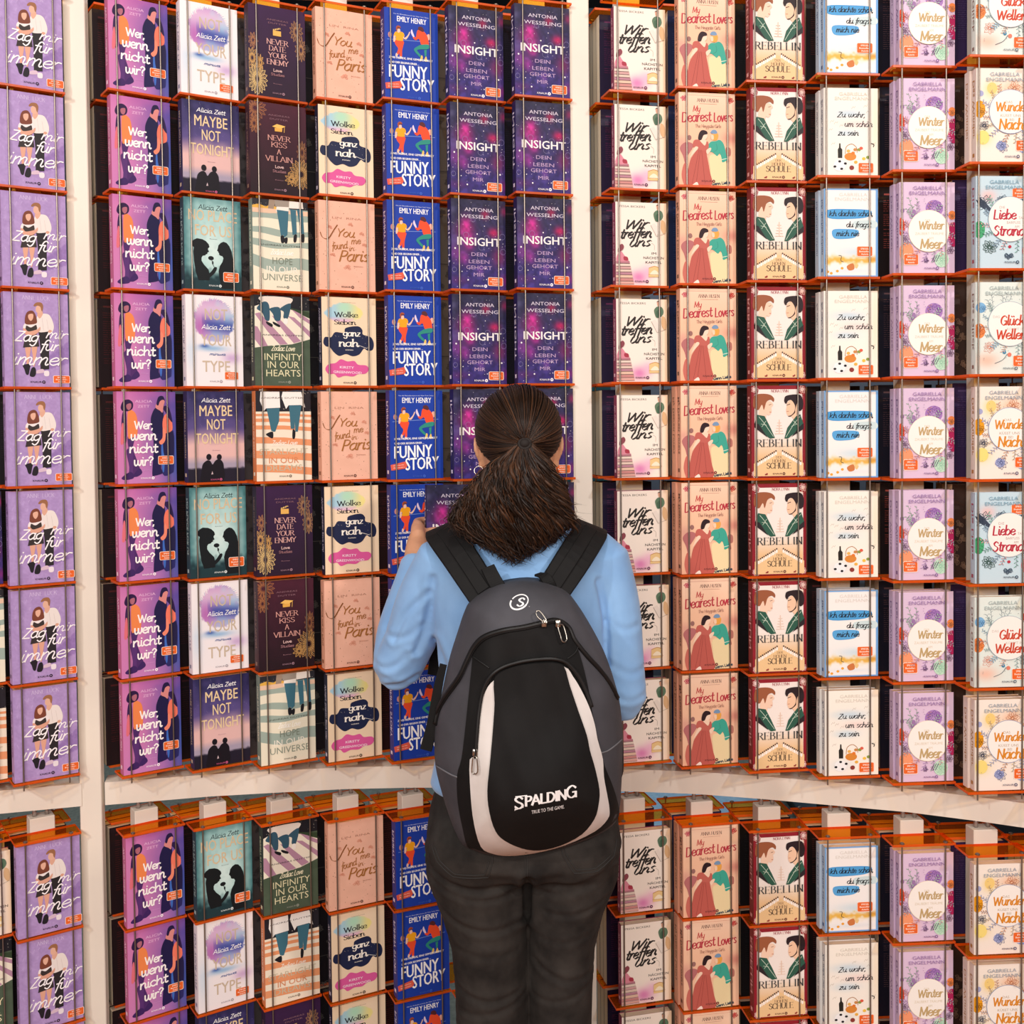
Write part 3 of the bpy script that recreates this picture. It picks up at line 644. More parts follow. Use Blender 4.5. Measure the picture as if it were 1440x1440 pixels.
def cov_blue(a):
    H = a.H; m = quadmap((170, 75), (975, 170), (180, 1400), (985, 1440), H); b = '1B3FA6'
    a.bg(lambda X, Y: np.ones(X.shape + (3,)) * col3(b) + (vnoise(X, Y, 9, 3)[..., None] - .5) * .02, 12, 16)
    a.sans('Von der Bestsellerautorin der New York Times', *m(570, 205), 1.9, 'DDE4F6', w=66)
    a.sans('EMILY HENRY', *m(582, 305), 10, 'FFFFFF', w=55, bold=.012)
    a.line(m([(215, 545), (300, 548), (700, 565), (910, 578)]), .9, '7F9AD8', nx=True)
    sk = 'F2C7B2'
    a.ell(*m(255, 480), 3.6, 5.2, 'C98E86'); a.ell(*m(835, 500), 3.4, 5.4, 'F0B7A4')
    a.poly(m([(330, 560), (455, 570), (450, 640), (435, 700), (430, 800), (400, 800), (398, 720), (385, 760), (350, 760), (375, 680), (335, 620)]), 'F0522E', True)
    a.poly(m([(345, 745), (370, 765), (355, 800), (335, 785)]), sk, True); a.poly(m([(400, 790), (430, 795), (425, 825), (405, 820)]), sk, True)
    a.poly(m([(305, 510), (330, 440), (370, 435), (400, 430), (455, 450), (470, 500), (450, 520), (445, 565), (340, 555), (345, 510)]), 'F3A81E', True)
    a.poly(m([(310, 500), (335, 500), (330, 570), (305, 580)]), sk, True); a.poly(m([(455, 500), (475, 520), (520, 480), (545, 430), (550, 460), (500, 540), (455, 530)]), sk, True)
    a.poly(m([(365, 400), (400, 395), (408, 430), (385, 450), (360, 430)]), sk, True); a.poly(m([(350, 420), (345, 370), (375, 345), (408, 360), (412, 385), (370, 390), (362, 430)]), 'A8502E', True); a.rect(*m(362, 372), *m(412, 384), '1A1A22')
    a.poly(m([(600, 480), (640, 510), (660, 420), (690, 400), (760, 420), (820, 500), (835, 640), (730, 620), (690, 530), (640, 550), (600, 520)]), 'F0522E', True)
    a.poly(m([(565, 440), (580, 395), (598, 440), (620, 500), (595, 500)]), 'E8D5EC', True)
    a.poly(m([(680, 400), (680, 360), (730, 355), (765, 400), (750, 430), (700, 410)]), '5A2A2E', True)
    a.poly(m([(835, 610), (830, 670), (700, 680), (660, 700), (720, 770), (700, 790), (610, 690), (680, 630), (740, 610)]), '2E8F80', True); a.poly(m([(765, 690), (805, 680), (800, 780), (775, 780)]), '2E8F80')
    a.poly(m([(700, 850), (725, 765), (745, 790), (735, 830)]), 'F0C66A', True); a.poly(m([(765, 840), (790, 780), (805, 800), (810, 850)]), 'F0C66A', True)
    a.sans('ZWEI FREMDE, EINE GEMEINSAMKEIT', *m(565, 838), 3.6, 'FFFFFF', w=82, bold=.03, slope=-.02); a.sans('UND DER BEGINN EINER ...', *m(465, 900), 3.6, 'FFFFFF', w=56, bold=.03, slope=-.02)
    a.sans('FUNNY', *m(525, 1100), 23, 'FFFFFF', w=72, bold=.02, slope=-.04); a.sans('STORY', *m(660, 1285), 23, 'FFFFFF', w=64, bold=.02, slope=-.04)
    a.poly(m([(175, 1185), (405, 1150), (430, 1220), (405, 1255), (190, 1270)]), 'E2604A'); a.sans('Liebe ist kein Witz', *m(300, 1205), 1.9, 'FFE8DC', w=20, slope=-.08); a.sans('Roman', *m(305, 1240), 1.9, 'FFE8DC', w=20, slope=-.08)
    logo(a, *m(590, 1395), '3D62C4', b, 2.6)

def cov_insight(a):
    H = a.H; m = quadmap((145, 70), (935, 120), (150, 1390), (950, 1420), H)
    def f(X, Y):
        c = mixc(col3('2B2A44'), col3('3A2F78'), Y / H); c = c + (vnoise(X, Y, 11, 3)[..., None] - .5) * .06
        for x, y, rx, ry, h, k in ((28, 48, 9, 15, 'C02C86', 1), (24, 56, 14, 12, 'A8307E', .6), (33, 75, 8, 11, 'C42C88', .9), (10, 92, 12, 14, '8A3A90', .7), (22, 102, 8, 10, '9A2C86', .7), (77, 56, 8, 7, 'C0225E', .95), (88, 98, 10, 14, '8A2458', .7), (63, 25, 6, 7, 'B02452', .8),
                                (97, 18, 6, 7, 'A81E50', .6), (53, 122, 5, 8, '8A4AA8', .6), (4, 72, 7, 9, '7A62A8', .5), (98, 138, 10, 8, '8A2470', .7), (12, 140, 14, 6, '7A2460', .4), (3, 20, 4, 6, '6C6890', .5)): c = blob(c, X, Y, x + 3 * (float(x * 7 % 5) / 5 - .5), y, rx * 1.3, ry * 1.2, h, k, 1.1) * (1 + .025 * (vnoise(X, Y, 4, 21)[..., None] - .5))
        return c
    a.bg(f, 60, 90)
    for x, y, r in ((94, 62, 5), (95, 88, 5), (40, 35, 4), (5, 122, 4), (27, 62, 5), (55, 82, 5), (65, 66, 5)):
        a.line([(x + r * math.cos(t), y + r * math.sin(t)) for t in np.linspace(0, 2 * PI, 9)], .4, '8E86B4', n=2)
    a.nxt(); dots(a, 60, (1, 1, 99, H - 2), .6, 'E8E0F0', 12); dots(a, 9, (4, 30, 96, H - 6), 1.7, 'F6F0F2', 5)
    a.sans('ANTONIA', *m(550, 270), 6.4, 'D9CFE0', w=53); a.sans('WESSELING', *m(550, 370), 6.4, 'D9CFE0', w=68)
    a.sans('INSIGHT', *m(550, 765), 14.2, 'F8F0EE', w=80, bold=.024)
    for t, y, wd in (('DEIN', 920, 28), ('LEBEN', 1025, 38), ('GEHÖRT', 1112, 47), ('MIR', 1215, 20)): a.sans(t, *m(548, y), 6.6 if t != 'GEHÖRT' else 6.6, 'BFA0C8', w=wd)
    logo(a, *m(540, 1365), 'F4EEF4', '3A2F78', 2.7)

def cov_chapter(a):
    H = a.H; m = quadmap((118, 130), (885, 155), (120, 1335), (890, 1350), H); cr = 'F5E9DC'
    def f(X, Y):
        c = np.ones(X.shape + (3,)) * col3(cr); c = blob(c, X, Y, 45, 138, 16, 12, 'D873B0', .85); c = blob(c, X, Y, 62, 128, 12, 12, 'EBA9CE', .6); return mixc(c, col3('F0D2AE'), (X - 84) / 16)
    a.bg(f, 40, 60)
    a.sans('TESSA BICKERS', *m(365, 214), 3.8, '5E5850', w=52, bold=.008)
    for t, x, y, wd, xh in (('Wir', 405, 520, 46, 10.5), ('treffen', 410, 655, 62, 11), ('uns', 470, 775, 42, 10)): a.pen(t, *m(x, y), xh, '2E2A28', w=wd, wt=.34, nib=.75, thin=.18, slant=.4, rot=-.06)
    a.line(m([(660, 730), (700, 760), (700, 830)]), .5, '8C857A', nx=True)
    for t, x, y, wd in (('IM', 695, 895, 9), ('NÄCHSTEN', 690, 960, 40), ('KAPITEL', 690, 1025, 32)): a.sans(t, *m(x, y), 4.6, '2E2A28', w=wd, bold=.006)
    # man reading, top right
    a.ell(*m(755, 190), 3.2, 2.2, '2A2422'); a.poly(m([(735, 190), (780, 195), (775, 250), (745, 250)]), 'D9A68C', True)
    a.poly(m([(690, 300), (740, 255), (810, 270), (835, 340), (800, 400), (730, 420), (700, 370)]), '5E7A62', True); a.poly(m([(720, 330), (780, 300), (790, 390), (735, 415)]), '486450', True)
    a.poly(m([(810, 400), (860, 430), (880, 540), (850, 600), (800, 520)]), 'D9B184', True); a.poly(m([(645, 470), (700, 440), (790, 560), (735, 635)]), 'EADFD4'); a.line(m([(645, 470), (735, 635), (870, 590)]), .6, '8C7C70', smooth=False, nx=True)
    # pile of books with a reading woman
    rnd = random.Random(3); y = 1320; xr = 390
    for i in range(8):
        h = 40 if i < 3 else 36; c = ['D9A79C', 'C98A86', 'E3BFA8', 'B98494', 'E0C8B8', 'CFA2A0', 'E6D2C4', 'B57A86'][i]
        a.poly([m(120, y), m(xr, y + 4), m(xr - 4, y - h + 4), m(120, y - h)], c); a.line([m(120, y), m(xr, y + 2)], .7, '6A4A4A', smooth=False, nx=True); y -= h + 5; xr -= 9
    a.poly(m([(130, 985), (150, 880), (200, 850), (240, 900), (300, 960), (290, 990)]), 'D98A9A', True); a.poly(m([(235, 925), (290, 930), (300, 980), (240, 975)]), 'A83A4C', True)
    a.poly(m([(150, 860), (160, 780), (210, 740), (240, 780), (215, 830)]), '8A4650', True)
    a.poly(m([(610, 1220), (612, 1090), (700, 1060), (780, 1090), (785, 1220)]), 'E9C88E'); a.poly(m([(640, 1160), (700, 1120), (760, 1160), (755, 1190), (645, 1190)]), 'F6E8CC', True); a.line(m([(615, 1090), (700, 1065), (780, 1090)]), 1.2, 'C08A4A', nx=True); a.line(m([(608, 1185), (790, 1190)]), .8, 'C08A4A', nx=True)
    logo(a, *m(480, 1295), '5A3A4A', 'EBA9CE', 2.9)

def cov_gowns(a):
    H = a.H; m = quadmap((135, 55), (970, 60), (140, 1420), (975, 1420), H)
    def f(X, Y):
        c = np.ones(X.shape + (3,)) * col3('F3C3A2'); c = mixc(c, col3('F6D3B8'), (60 - Y) / 60); c = blob(c, X, Y, 95, 75, 16, 10, 'CC7E70', .8); c = blob(c, X, Y, 5, 85, 10, 10, 'D99A8C', .7); return blob(c, X, Y, 40, 155, 50, 14, 'F0B08E', .8)
    a.bg(f, 30, 44)
    a.line([(8, 4), (92, 5)], .5, 'C98A78'); a.line([(7, 10), (7, 60)], .35, 'D9A08A'); a.nxt()
    petals(a, 9, 10, 6, 'C0405A', 6, 1, .9); petals(a, 92, 11, 6, 'C03A3A', 7, 2, .9)
    a.pen('ANNA HUSEN', *m(565, 190), 3.6, '7A5A52', w=38, wt=.2, nib=0, thin=.3, serif=True); a.line(m([(440, 215), (700, 218)]), .4, 'B07A68', nx=True)
    a.pen('My', *m(395, 335), 6.4, 'C04848', w=13, wt=.2, slant=.2, nib=.4)
    a.pen('Dearest', *m(395, 480), 10.2, 'B83244', w=52, wt=.22, slant=.12, nib=.3, thin=.45, rot=-.07); a.pen("Lovers", *m(795, 465), 9.6, 'B83244', w=34, wt=.22, slant=.12, nib=.3, thin=.45, rot=-.07)
    a.pen('The Heygate Girls', *m(570, 565), 3.4, '9A6A5E', w=46, wt=.2, nib=.2, thin=.4, rot=-.02)
    a.poly(m([(150, 880), (210, 800), (300, 790), (350, 840), (280, 960), (250, 1000), (240, 1150), (200, 1000)]), 'B87070', True); a.ell(*m(290, 720), 3.6, 4.2, '9A6E68'); a.poly(m([(175, 1265), (215, 1100), (270, 1180), (270, 1420), (215, 1420)]), 'CB6F62', True)
    a.poly(m([(830, 860), (900, 860), (905, 960), (870, 980), (880, 1060), (840, 1060)]), 'B47468', True)
    a.poly(m([(590, 980), (760, 960), (830, 1000), (850, 1300), (860, 1420), (610, 1420), (600, 1200)]), 'F0DCAC', True)
    a.poly(m([(560, 840), (610, 770), (680, 760), (740, 740), (800, 800), (840, 960), (850, 1030), (780, 1070), (765, 1000), (740, 940), (700, 980), (640, 930), (600, 920), (560, 940)]), '3FA894', True)
    a.line(m([(770, 1030), (850, 1010)]), .9, 'F0F0DC', nx=True); a.line(m([(690, 800), (700, 880), (650, 920)]), .5, '2A7C70', nx=True)
    a.poly(m([(610, 690), (640, 650), (700, 640), (720, 680), (700, 740), (650, 750), (612, 730)]), 'EBA84E', True); a.poly(m([(608, 680), (645, 670), (650, 730), (620, 740)]), 'F6D2B4', True); a.poly(m([(605, 640), (630, 600), (680, 598), (705, 640), (660, 655)]), '7A9ABC', True)
    a.poly(m([(430, 880), (520, 880), (545, 960), (590, 1200), (612, 1420), (280, 1420), (290, 1100), (350, 970)]), 'BF5F54', True)
    a.poly(m([(340, 850), (360, 760), (430, 750), (500, 790), (560, 770), (575, 850), (540, 900), (450, 900), (400, 870)]), 'C2655A', True)
    a.poly(m([(440, 750), (480, 720), (540, 760), (520, 830), (480, 800)]), 'F8D6BC', True); a.poly(m([(365, 860), (420, 870), (330, 980), (290, 1030)]), 'F8D6BC', True); a.poly(m([(540, 900), (600, 860), (610, 890), (560, 960)]), 'F8D6BC', True)
    for x0, x1 in ((450, 390), (470, 520), (430, 330)): a.line(m([(x0, 900), ((x0 + x1) / 2, 1150), (x1, 1390)]), .5, '8E3E38')
    a.nxt(); a.poly(m([(480, 680), (550, 660), (548, 720), (500, 755), (475, 730)]), 'F9DAC2', True); a.poly(m([(420, 740), (435, 650), (480, 605), (545, 620), (555, 660), (500, 680), (465, 750)]), '2E1D22', True)
    a.poly(m([(350, 1400), (400, 1370), (420, 1420), (340, 1420)]), 'F8E4D6', True)
    logo(a, *m(545, 1365), '6A3434', 'F0B08E', 2.6); a.pen('wenn Liebe', *m(760, 1395), 2.8, '3A4A5A', w=32, wt=.4, rot=-.12)

def cov_rebel(a):
    H = a.H; m = quadmap((105, 60), (915, 65), (110, 1360), (915, 1360), H); rd = '8E1F2C'
    a.bg(lambda X, Y: np.ones(X.shape + (3,)) * col3(rd) + (vnoise(X, Y, 6, 3)[..., None] - .5) * .03, 12, 18)
    X0 = 5.6
    def f(u, v): return (X0 + u * (100 - 2 * X0), X0 * 1.2 + v * (H - X0 * 2.4))
    pts = [f(.09, 0), f(.91, 0), f(.93, .05), f(1, .06), f(1, .94), f(.93, .95), f(.91, 1), f(.09, 1), f(.07, .95), f(0, .94), f(0, .06), f(.07, .05)]
    a.poly(pts, 'F1E6DE')
    # the painted ground of the lower half
    for i in range(26):
        t = i / 25; y = 90 + t * (H - X0 * 1.2 - 96); c = mixc(col3('F1E6DE'), col3('E9BE8C'), np.array(min(1, t * 1.6)))
        a.rect(X0 + .3, y, 100 - X0 - .3, y + (H - 100) / 25 + .6, tuple(float(q) for q in c) if False else '%02X%02X%02X' % tuple(int(q * 255) for q in c), nx=False)
    a.nxt()
    for cx, cy in ((6, 7), (94, 7), (6, H - 7), (94, H - 7)): petals(a, cx, cy, 8, 'E9C3BC', 7, cx + cy, .7); petals(a, cx, cy, 4, 'F4E0DC', 5, 1, .5)
    for sx in (-1, 1):
        for k in range(5): a.line([(50 + sx * (47 - k * .6), 16 + k * 3), (50 + sx * (44 - k * .5), 18 + k * 3), (50 + sx * (46 - k), 21 + k * 3)], .45, 'C98A88')
    a.nxt()
    a.pen('NORA LYNN', *m(530, 158), 3.1, 'A85A60', w=32, wt=.2, nib=0, thin=.4)
    for i in range(5): a.line([m(520 - 60 + i * 8, 740 - i * 38), m(520 + 60 - i * 8, 740 - i * 38)], 1.1, 'E6CBB8')
    a.line([m(520, 740), m(520, 545)], 1.6, 'E6CBB8'); a.nxt()
    # left head
    a.poly(m([(240, 330), (300, 300), (380, 280), (430, 330), (400, 370), (405, 410), (395, 450), (360, 480), (330, 470), (300, 560), (215, 480)]), 'F0CDB4', True)
    a.poly(m([(125, 330), (150, 200), (260, 175), (380, 190), (440, 240), (435, 290), (390, 260), (330, 290), (300, 380), (285, 400), (260, 330), (210, 400), (150, 380)]), '9A5A3C', True)
    a.poly(m([(190, 470), (300, 490), (380, 640), (455, 800), (380, 810), (150, 640), (150, 590)]), '2F5A4A'); a.poly(m([(145, 595), (210, 600), (340, 790), (150, 650)]), '2B2428')
    a.line(m([(215, 500), (300, 600), (430, 780)]), .8, 'CFE0CC'); a.line(m([(260, 640), (320, 560)]), .7, 'CFE0CC'); a.line(m([(245, 600), (330, 620)]), .6, 'CFE0CC'); a.nxt()
    a.line(m([(365, 335), (400, 325)]), .8, '6A3A2A'); a.line(m([(375, 435), (398, 437)]), 1.1, 'C0705E'); a.nxt()
    # right head
    a.poly(m([(640, 310), (700, 270), (760, 320), (800, 340), (770, 520), (740, 540), (700, 500), (650, 490), (625, 430), (630, 370)]), 'EFC6A6', True)
    a.poly(m([(595, 260), (620, 210), (740, 190), (840, 205), (880, 300), (865, 400), (810, 420), (790, 320), (760, 400), (755, 450), (690, 500), (650, 495), (700, 480), (745, 430), (755, 350), (700, 270), (650, 280), (625, 320), (600, 300)]), '2C2024', True)
    a.poly(m([(835, 470), (770, 500), (720, 560), (640, 660), (595, 810), (650, 812), (870, 650), (880, 600)]), '2F5A4A'); a.poly(m([(885, 595), (820, 650), (700, 790), (885, 680)]), '2B2428')
    a.line(m([(830, 500), (730, 620), (620, 790)]), .8, 'CFE0CC'); a.line(m([(730, 560), (790, 620)]), .7, 'CFE0CC'); a.line(m([(700, 640), (800, 600)]), .6, 'CFE0CC'); a.nxt()
    a.line(m([(635, 340), (680, 325)]), 1.2, '2C2024'); a.line(m([(632, 430), (660, 428)]), .9, 'B0705E'); a.nxt()
    a.pen('REBELLIN', *m(518, 922), 8.0, '2E3438', w=84, wt=.26, nib=0, thin=.14, serif=True, sp=.16)
    # guests along a table
    a.poly(m([(500, 1000), (880, 1160), (880, 1340), (140, 1340), (140, 1160)]), 'EBC592')
    for sx in (-1, 1):
        for i in range(11):
            x, y = 518 + sx * (50 + i * 27), 985 + i * 15
            a.ell(*m(x, y), 1.3, 1.8, ['4A3A34', '7A5238', '2C2428'][i % 3], n=8, nx=False); a.ell(*m(x, y + 34), 1.8, 3.4, ['FBF2E8', 'F4E4D4'][i % 2], n=8, nx=False)
    a.nxt()
    a.pen('DER', *m(512, 1090), 2.6, '6A4A38', w=11, wt=.22, nib=0, thin=.3, serif=True); a.pen('HOHEN', *m(512, 1145), 3.3, '6A4A38', w=24, wt=.22, nib=0, thin=.3, serif=True)
    a.pen('SCHULE', *m(512, 1232), 6.4, '4A3C34', w=46, wt=.24, nib=0, thin=.2, serif=True)
    logo(a, *m(490, 1318), '5A2A2A', 'EBC592', 2.5)
    for x in (300, 715): petals(a, *m(x + 20, 1305), 3.5, '8E2A30', 3, x, .7, .5)

def cov_summer(a, kind):
    H = a.H
    if kind == 0:    # blue brush strokes
        m = quadmap((105, 785), (505, 788), (108, 1405), (505, 1405), H)
        def f(X, Y):
            c = np.ones(X.shape + (3,)) * col3('F3F0EC'); c = blob(c, X, Y, 60, 114, 36, 9, 'C8DDE6', .8); g = np.exp(-((Y - 128 + (vnoise(X, Y, 5, 2) - .5) * 8) / 5.5) ** 2); c = mixc(c, col3('E6B44E'), g); c = blob(c, X, Y, 90, 126, 16, 4, 'C98A3A', .6); c = blob(c, X, Y, 50, 147, 40, 4, 'DDE4E8', .8)
            e = (X < 3) | (X > 96.5) | (Y < 3) | (Y > H - 3); return np.where(e[..., None], col3('6FA6DC'), c)
        a.bg(f, 60, 92)
        for x, y in ((135, 1370), (55 + 105, 1380), (240, 1345), (205, 1365)): a.ell(*m(x, y), 2.8, 2.4, 'E9A23C', n=10)
        a.poly(m([(275, 1330), (320, 1310), (330, 1350), (290, 1360)]), 'CB7A44', True); a.poly(m([(330, 1315), (360, 1320), (350, 1345), (335, 1340)]), 'E9C78A', True)
        a.line(m([(215, 1255), (235, 1260), (230, 1290), (250, 1300)]), 1.0, '2A2A2E', nx=True)
        for y, x0, x1, c in ((965, 130, 450, '4E9FD8'), (1105, 170, 360, '5AA6DC')):
            a.poly([m(x0, y - 30), m((x0 + x1) / 2, y - 36), m(x1, y - 26), m(x1 - 20, y + 20), m((x0 + x1) / 2, y + 34), m(x0 + 10, y + 28)], c, True)
        a.poly([m(330, 1015), m(480, 1010), m(490, 1060), m(340, 1062)], 'CDE0E0', True)
        for t, x, y, wd in (('Ich dachte schon,', 305, 978, 82), ('du fragst', 360, 1056, 46), ('mich nie', 278, 1118, 42)): a.pen(t, *m(x, y), 5.8, '1E2228', w=wd, wt=.28, nib=.6, thin=.25, slant=.22)
        st = None
    else:
        m = quadmap((100, 48), (505, 50), (105, 675), (505, 678), H)
        def f(X, Y):
            c = np.ones(X.shape + (3,)) * col3('F6F0E4'); c = blob(c, X, Y, 45, 45, 30, 8, 'BFD6E4', .8); c = blob(c, X, Y, 62, 64, 28, 7, 'EBCBC6', .6); c = blob(c, X, Y, 40, 80, 22, 7, 'C2D8E4', .8); c = blob(c, X, Y, 30, 138, 20, 10, 'D5DCE4', .6)
            return blob(c, X, Y, 96, 60, 8, 80, 'F2E2C4', .8)
        a.bg(f, 30, 46)
        rnd = random.Random(6)
        for x, y in ((160, 290), (190, 300), (230, 320), (320, 190), (410, 180), (430, 220), (170, 450), (470, 450), (150, 350)):
            X, Y = m(x, y); a.line([(X - 3, Y + 2), (X, Y - 2), (X + 2, Y), (X + 4, Y - 3)], .45, 'A89C8A')
        a.nxt()
        for t, x, y, wd in (('Zu wahr,', 305, 258, 52), ('um schön', 358, 325, 52), ('zu sein', 282, 388, 38)): a.pen(t, *m(x, y), 5.8, '22242A', w=wd, wt=.28, nib=.6, thin=.25, slant=.22)
        a.poly(m([(208, 550), (206, 490), (215, 475), (216, 445), (226, 445), (228, 475), (240, 490), (240, 550)]), '26241E'); a.ell(*m(300, 540), 11, 7, 'D98A3A'); a.line(m([(262, 520), (270, 470), (310, 450), (345, 475), (350, 510)]), 1.1, 'A8703A', nx=True)
        for x, y, c in ((285, 500, 'E9B45C'), (320, 515, 'E07A30'), (365, 490, '8A9A4A'), (380, 480, 'D9604A'), (335, 490, 'C98A4A'), (340, 580, 'E9B04A'), (400, 555, 'F0C24A'), (430, 545, '8A9A4A')): a.ell(*m(x, y), 3.4, 2.8, c, n=10)
        a.ell(*m(220, 605), 11.5, 10, 'F1F1F1'); 
        for x, y in ((220, 575), (185, 612), (235, 628), (262, 590)): a.ell(*m(x, y), 3, 2.3, '1E1E22', n=6)
        a.ell(*m(310, 620), 4.4, 4, '8A3A34')
        a.line(m([(455, 445), (475, 455), (470, 470)]), 1.4, '2A2A2E', nx=True)
    gc = 'D8D2C6' if kind else 'DCD6CE'
    a.sans('GABRIELLA', 54, 13.5, 6.2, gc, w=52); a.sans('ENGELMANN', 52, 21.5, 6.2, gc, w=64)

def cov_flower(a, kind):
    H = a.H; rnd = random.Random(kind)
    base = ['DCC3DC', 'DFE9E2', 'F3E8DC', 'C4DCE6'][kind]; ink = ['8A6A9C', '6A7A84', '6A6A80', '3E5266'][kind]
    cx, cy, r = [(52, 86, 36), (60, 72, 38), (60, 74, 37), (60, 74, 38)][kind]
    def f(X, Y):
        c = np.ones(X.shape + (3,)) * col3(base)
        L = [[(66, 40, 20, 14, '9C6AB4', .0), (15, 130, 16, 12, 'F0A080', .9)], [(10, 45, 10, 8, '7FB4DC', .0), (20, 135, 20, 12, 'F0B8A0', .8)], [(28, 36, 12, 12, 'F3D27A', .8), (65, 34, 18, 12, 'F0B48A', .7), (12, 118, 14, 12, 'F3D880', .8)], [(22, 34, 14, 10, 'F0BAB4', .8)]][kind]
        for q in L: c = blob(c, X, Y, *q[:5], q[5])
        return c
    a.bg(f, 30, 46)
    E = a.ell
    if kind == 0:
        E(63, 46, 16, 15, 'A67CBC'); petals(a, 63, 46, 15, '6E4A8C', 9, 1, .7); petals(a, 63, 46, 8, 'C9A6D6', 6, 2, .6)
        for x2, y2 in ((16, 26), (22, 40), (32, 28), (12, 46)): sprig(a, 28, 70, x2, y2, '7C8C84', 7, 4, .6, 'A9BCA8')
        for x, y in ((26, 52), (30, 58), (24, 60), (34, 62), (5, 50)): E(x, y, 3.6, 4, '9C7AA8')
        E(3, 78, 6, 16, 'E8542E'); petals(a, 3, 78, 12, '9A2A20', 6, 3, .6); E(95, 58, 7, 8, 'F08A4A'); petals(a, 95, 60, 6, '6A4A3A', 5, 4, .5)
        E(98, 92, 11, 22, 'B4265C'); dots(a, 14, (89, 74, 99, 108), 1.2, 'E88AAC', 3); E(12, 122, 13, 16, 'F09A70'); dots(a, 12, (2, 108, 24, 132), .8, 'B4503A', 5)
        E(76, 136, 13, 14, 'BFE0C8'); petals(a, 76, 136, 12, '8ABEA0', 8, 5, .6); petals(a, 48, 138, 5, '5A3A6C', 5, 6, .7)
        for i in range(3): a.line([(58 + i * 4, 140), (64 + i * 4, 128)], 1.1, '4A2E5C')
        a.nxt(); petals(a, 10, 100, 8, '5A3A5C', 6, 9, .6); petals(a, 92, 120, 8, '5A3A5C', 6, 10, .6)
    elif kind == 1:
        E(9, 44, 9, 9, '7FB4DC'); petals(a, 14, 46, 8, '3E6A94', 6, 1, .5); E(92, 36, 7, 8, 'D8442A'); E(6, 84, 11, 13, 'E98A4A'); petals(a, 6, 84, 12, 'A8502A', 8, 2, .6)
        for x2, y2 in ((28, 22), (20, 30), (56, 20), (64, 24), (48, 24)): sprig(a, 46 if x2 > 40 else 30, 52, x2, y2, ink, 7, 4, .5)
        petals(a, 24, 112, 12, 'D98A74', 8, 4, .5); petals(a, 94, 70, 14, '2E5A74', 10, 5, .7); petals(a, 90, 110, 12, ink, 8, 6, .5)
        a.line([(34, 140), (48, 134), (56, 124)], .9, '4A5A64'); E(51, 121, 3, 3, '3A8AB0'); E(60, 125, 3.6, 3.6, 'E0806A'); E(88, 54, 14, 10, base); petals(a, 84, 50, 10, ink, 7, 9, .5)
    elif kind == 2:
        E(28, 34, 9, 10, 'F0D080'); petals(a, 68, 34, 14, 'B8704A', 10, 1, .6); E(6, 70, 10, 15, 'EBA020'); petals(a, 10, 74, 9, '8A5A14', 6, 2, .7); E(8, 43, 5, 5, 'A8ACD0')
        E(96, 52, 7, 9, 'E07A30'); petals(a, 96, 54, 7, '8A3A1C', 6, 3, .6); petals(a, 14, 98, 10, '3A3E50', 8, 4, .7); E(12, 118, 11, 12, 'F3DC80')
        E(44, 132, 9, 8, 'A8B0D8'); petals(a, 46, 132, 12, '4A5684', 9, 5, .6); E(88, 136, 14, 9, '9AA4D0'); petals(a, 98, 80, 10, '3A4A7A', 8, 6, .6); sprig(a, 70, 116, 88, 128, ink, 6, 4, .5)
        for i in range(20):
            t = PI + PI * i / 19; E(cx + 40 * math.cos(t), cy + 40 * math.sin(t), .6, .6, ink, n=6, nx=False)
        a.nxt()
    else:
        for t in (2.5, 2.9, 3.3): a.poly([(10, 54), (10 + 22 * math.cos(t) + 12, 46 + 12 * math.sin(t * 2)), (30, 60)], '3A4658', True)
        petals(a, 16, 48, 16, '2E3A4C', 5, 1, 1.0, .6, 2.6); petals(a, 48, 46, 14, ink, 14, 2, .8, .5, 3.3); petals(a, 78, 46, 12, '3A5A7C', 12, 3, .7, .5, 3.4)
        E(6, 92, 10, 15, '4AA874'); dots(a, 16, (0, 80, 14, 104), .9, '1E6A44', 4); E(96, 128, 14, 15, 'E98A90'); petals(a, 94, 128, 12, 'B8404A', 8, 5, .5); petals(a, 94, 96, 14, '24505C', 8, 6, .9); petals(a, 97, 60, 10, '3A8A6A', 6, 7, .8)
        petals(a, 24, 122, 14, '3E5A54', 9, 8, .8); petals(a, 58, 134, 10, ink, 9, 9, .7, .5, .2); E(60, 121, 3, 2.6, 'B83244')
    leafc = [['A9C4B0', 'C7A6D0', 'E9A890'], ['A8C6C0', 'F0B8A0', '9CC0D8'], ['F0D28A', 'E8B48C', 'B4BCDC'], ['8CBFA8', 'F0B4B0', '9AB4C8']][kind]
    for i in range(15):
        t = 2 * PI * i / 15 + rnd.uniform(-.1, .1); q = r + rnd.uniform(8, 15)
        x0, y0, x1, y1 = cx + (r - 2) * math.cos(t), cy + (r - 2) * math.sin(t), cx + q * math.cos(t + .12), cy + q * math.sin(t + .12) * 1.1
        if 26 < y1 < a.H - 14: sprig(a, x0, y0, x1, y1, ink, 6, rnd.uniform(3, 5), .45, leafc[i % 3])
    dots(a, 26, (2, 26, 98, a.H - 14), .7, ink, 40 + kind)
    E(cx, cy, r + 1, r + 1, ['F3E6CE', 'A9B8C0', '9AA4C0', 'A9B8C0'][kind], n=36); E(cx, cy, r, r, 'F6F1EA', n=36)
    gcol = ['9A7AAE', 'A8B8B8', '9AA8B4', '7FA8BC'][kind]
    a.sans('GABRIELLA', 50, 13.5, 6.6, gcol, w=52); a.sans('ENGELMANN', 50, 22.5, 6.6, gcol, w=66)
    P = lambda t, x, y, wd, xh, c, **k: a.pen(t, x, y, xh, c, w=wd, wt=.3, nib=.5, thin=.35, slant=.12, **k)
    S = lambda t, x, y, wd, c: a.sans(t, x, y, 4.6, c, w=wd)
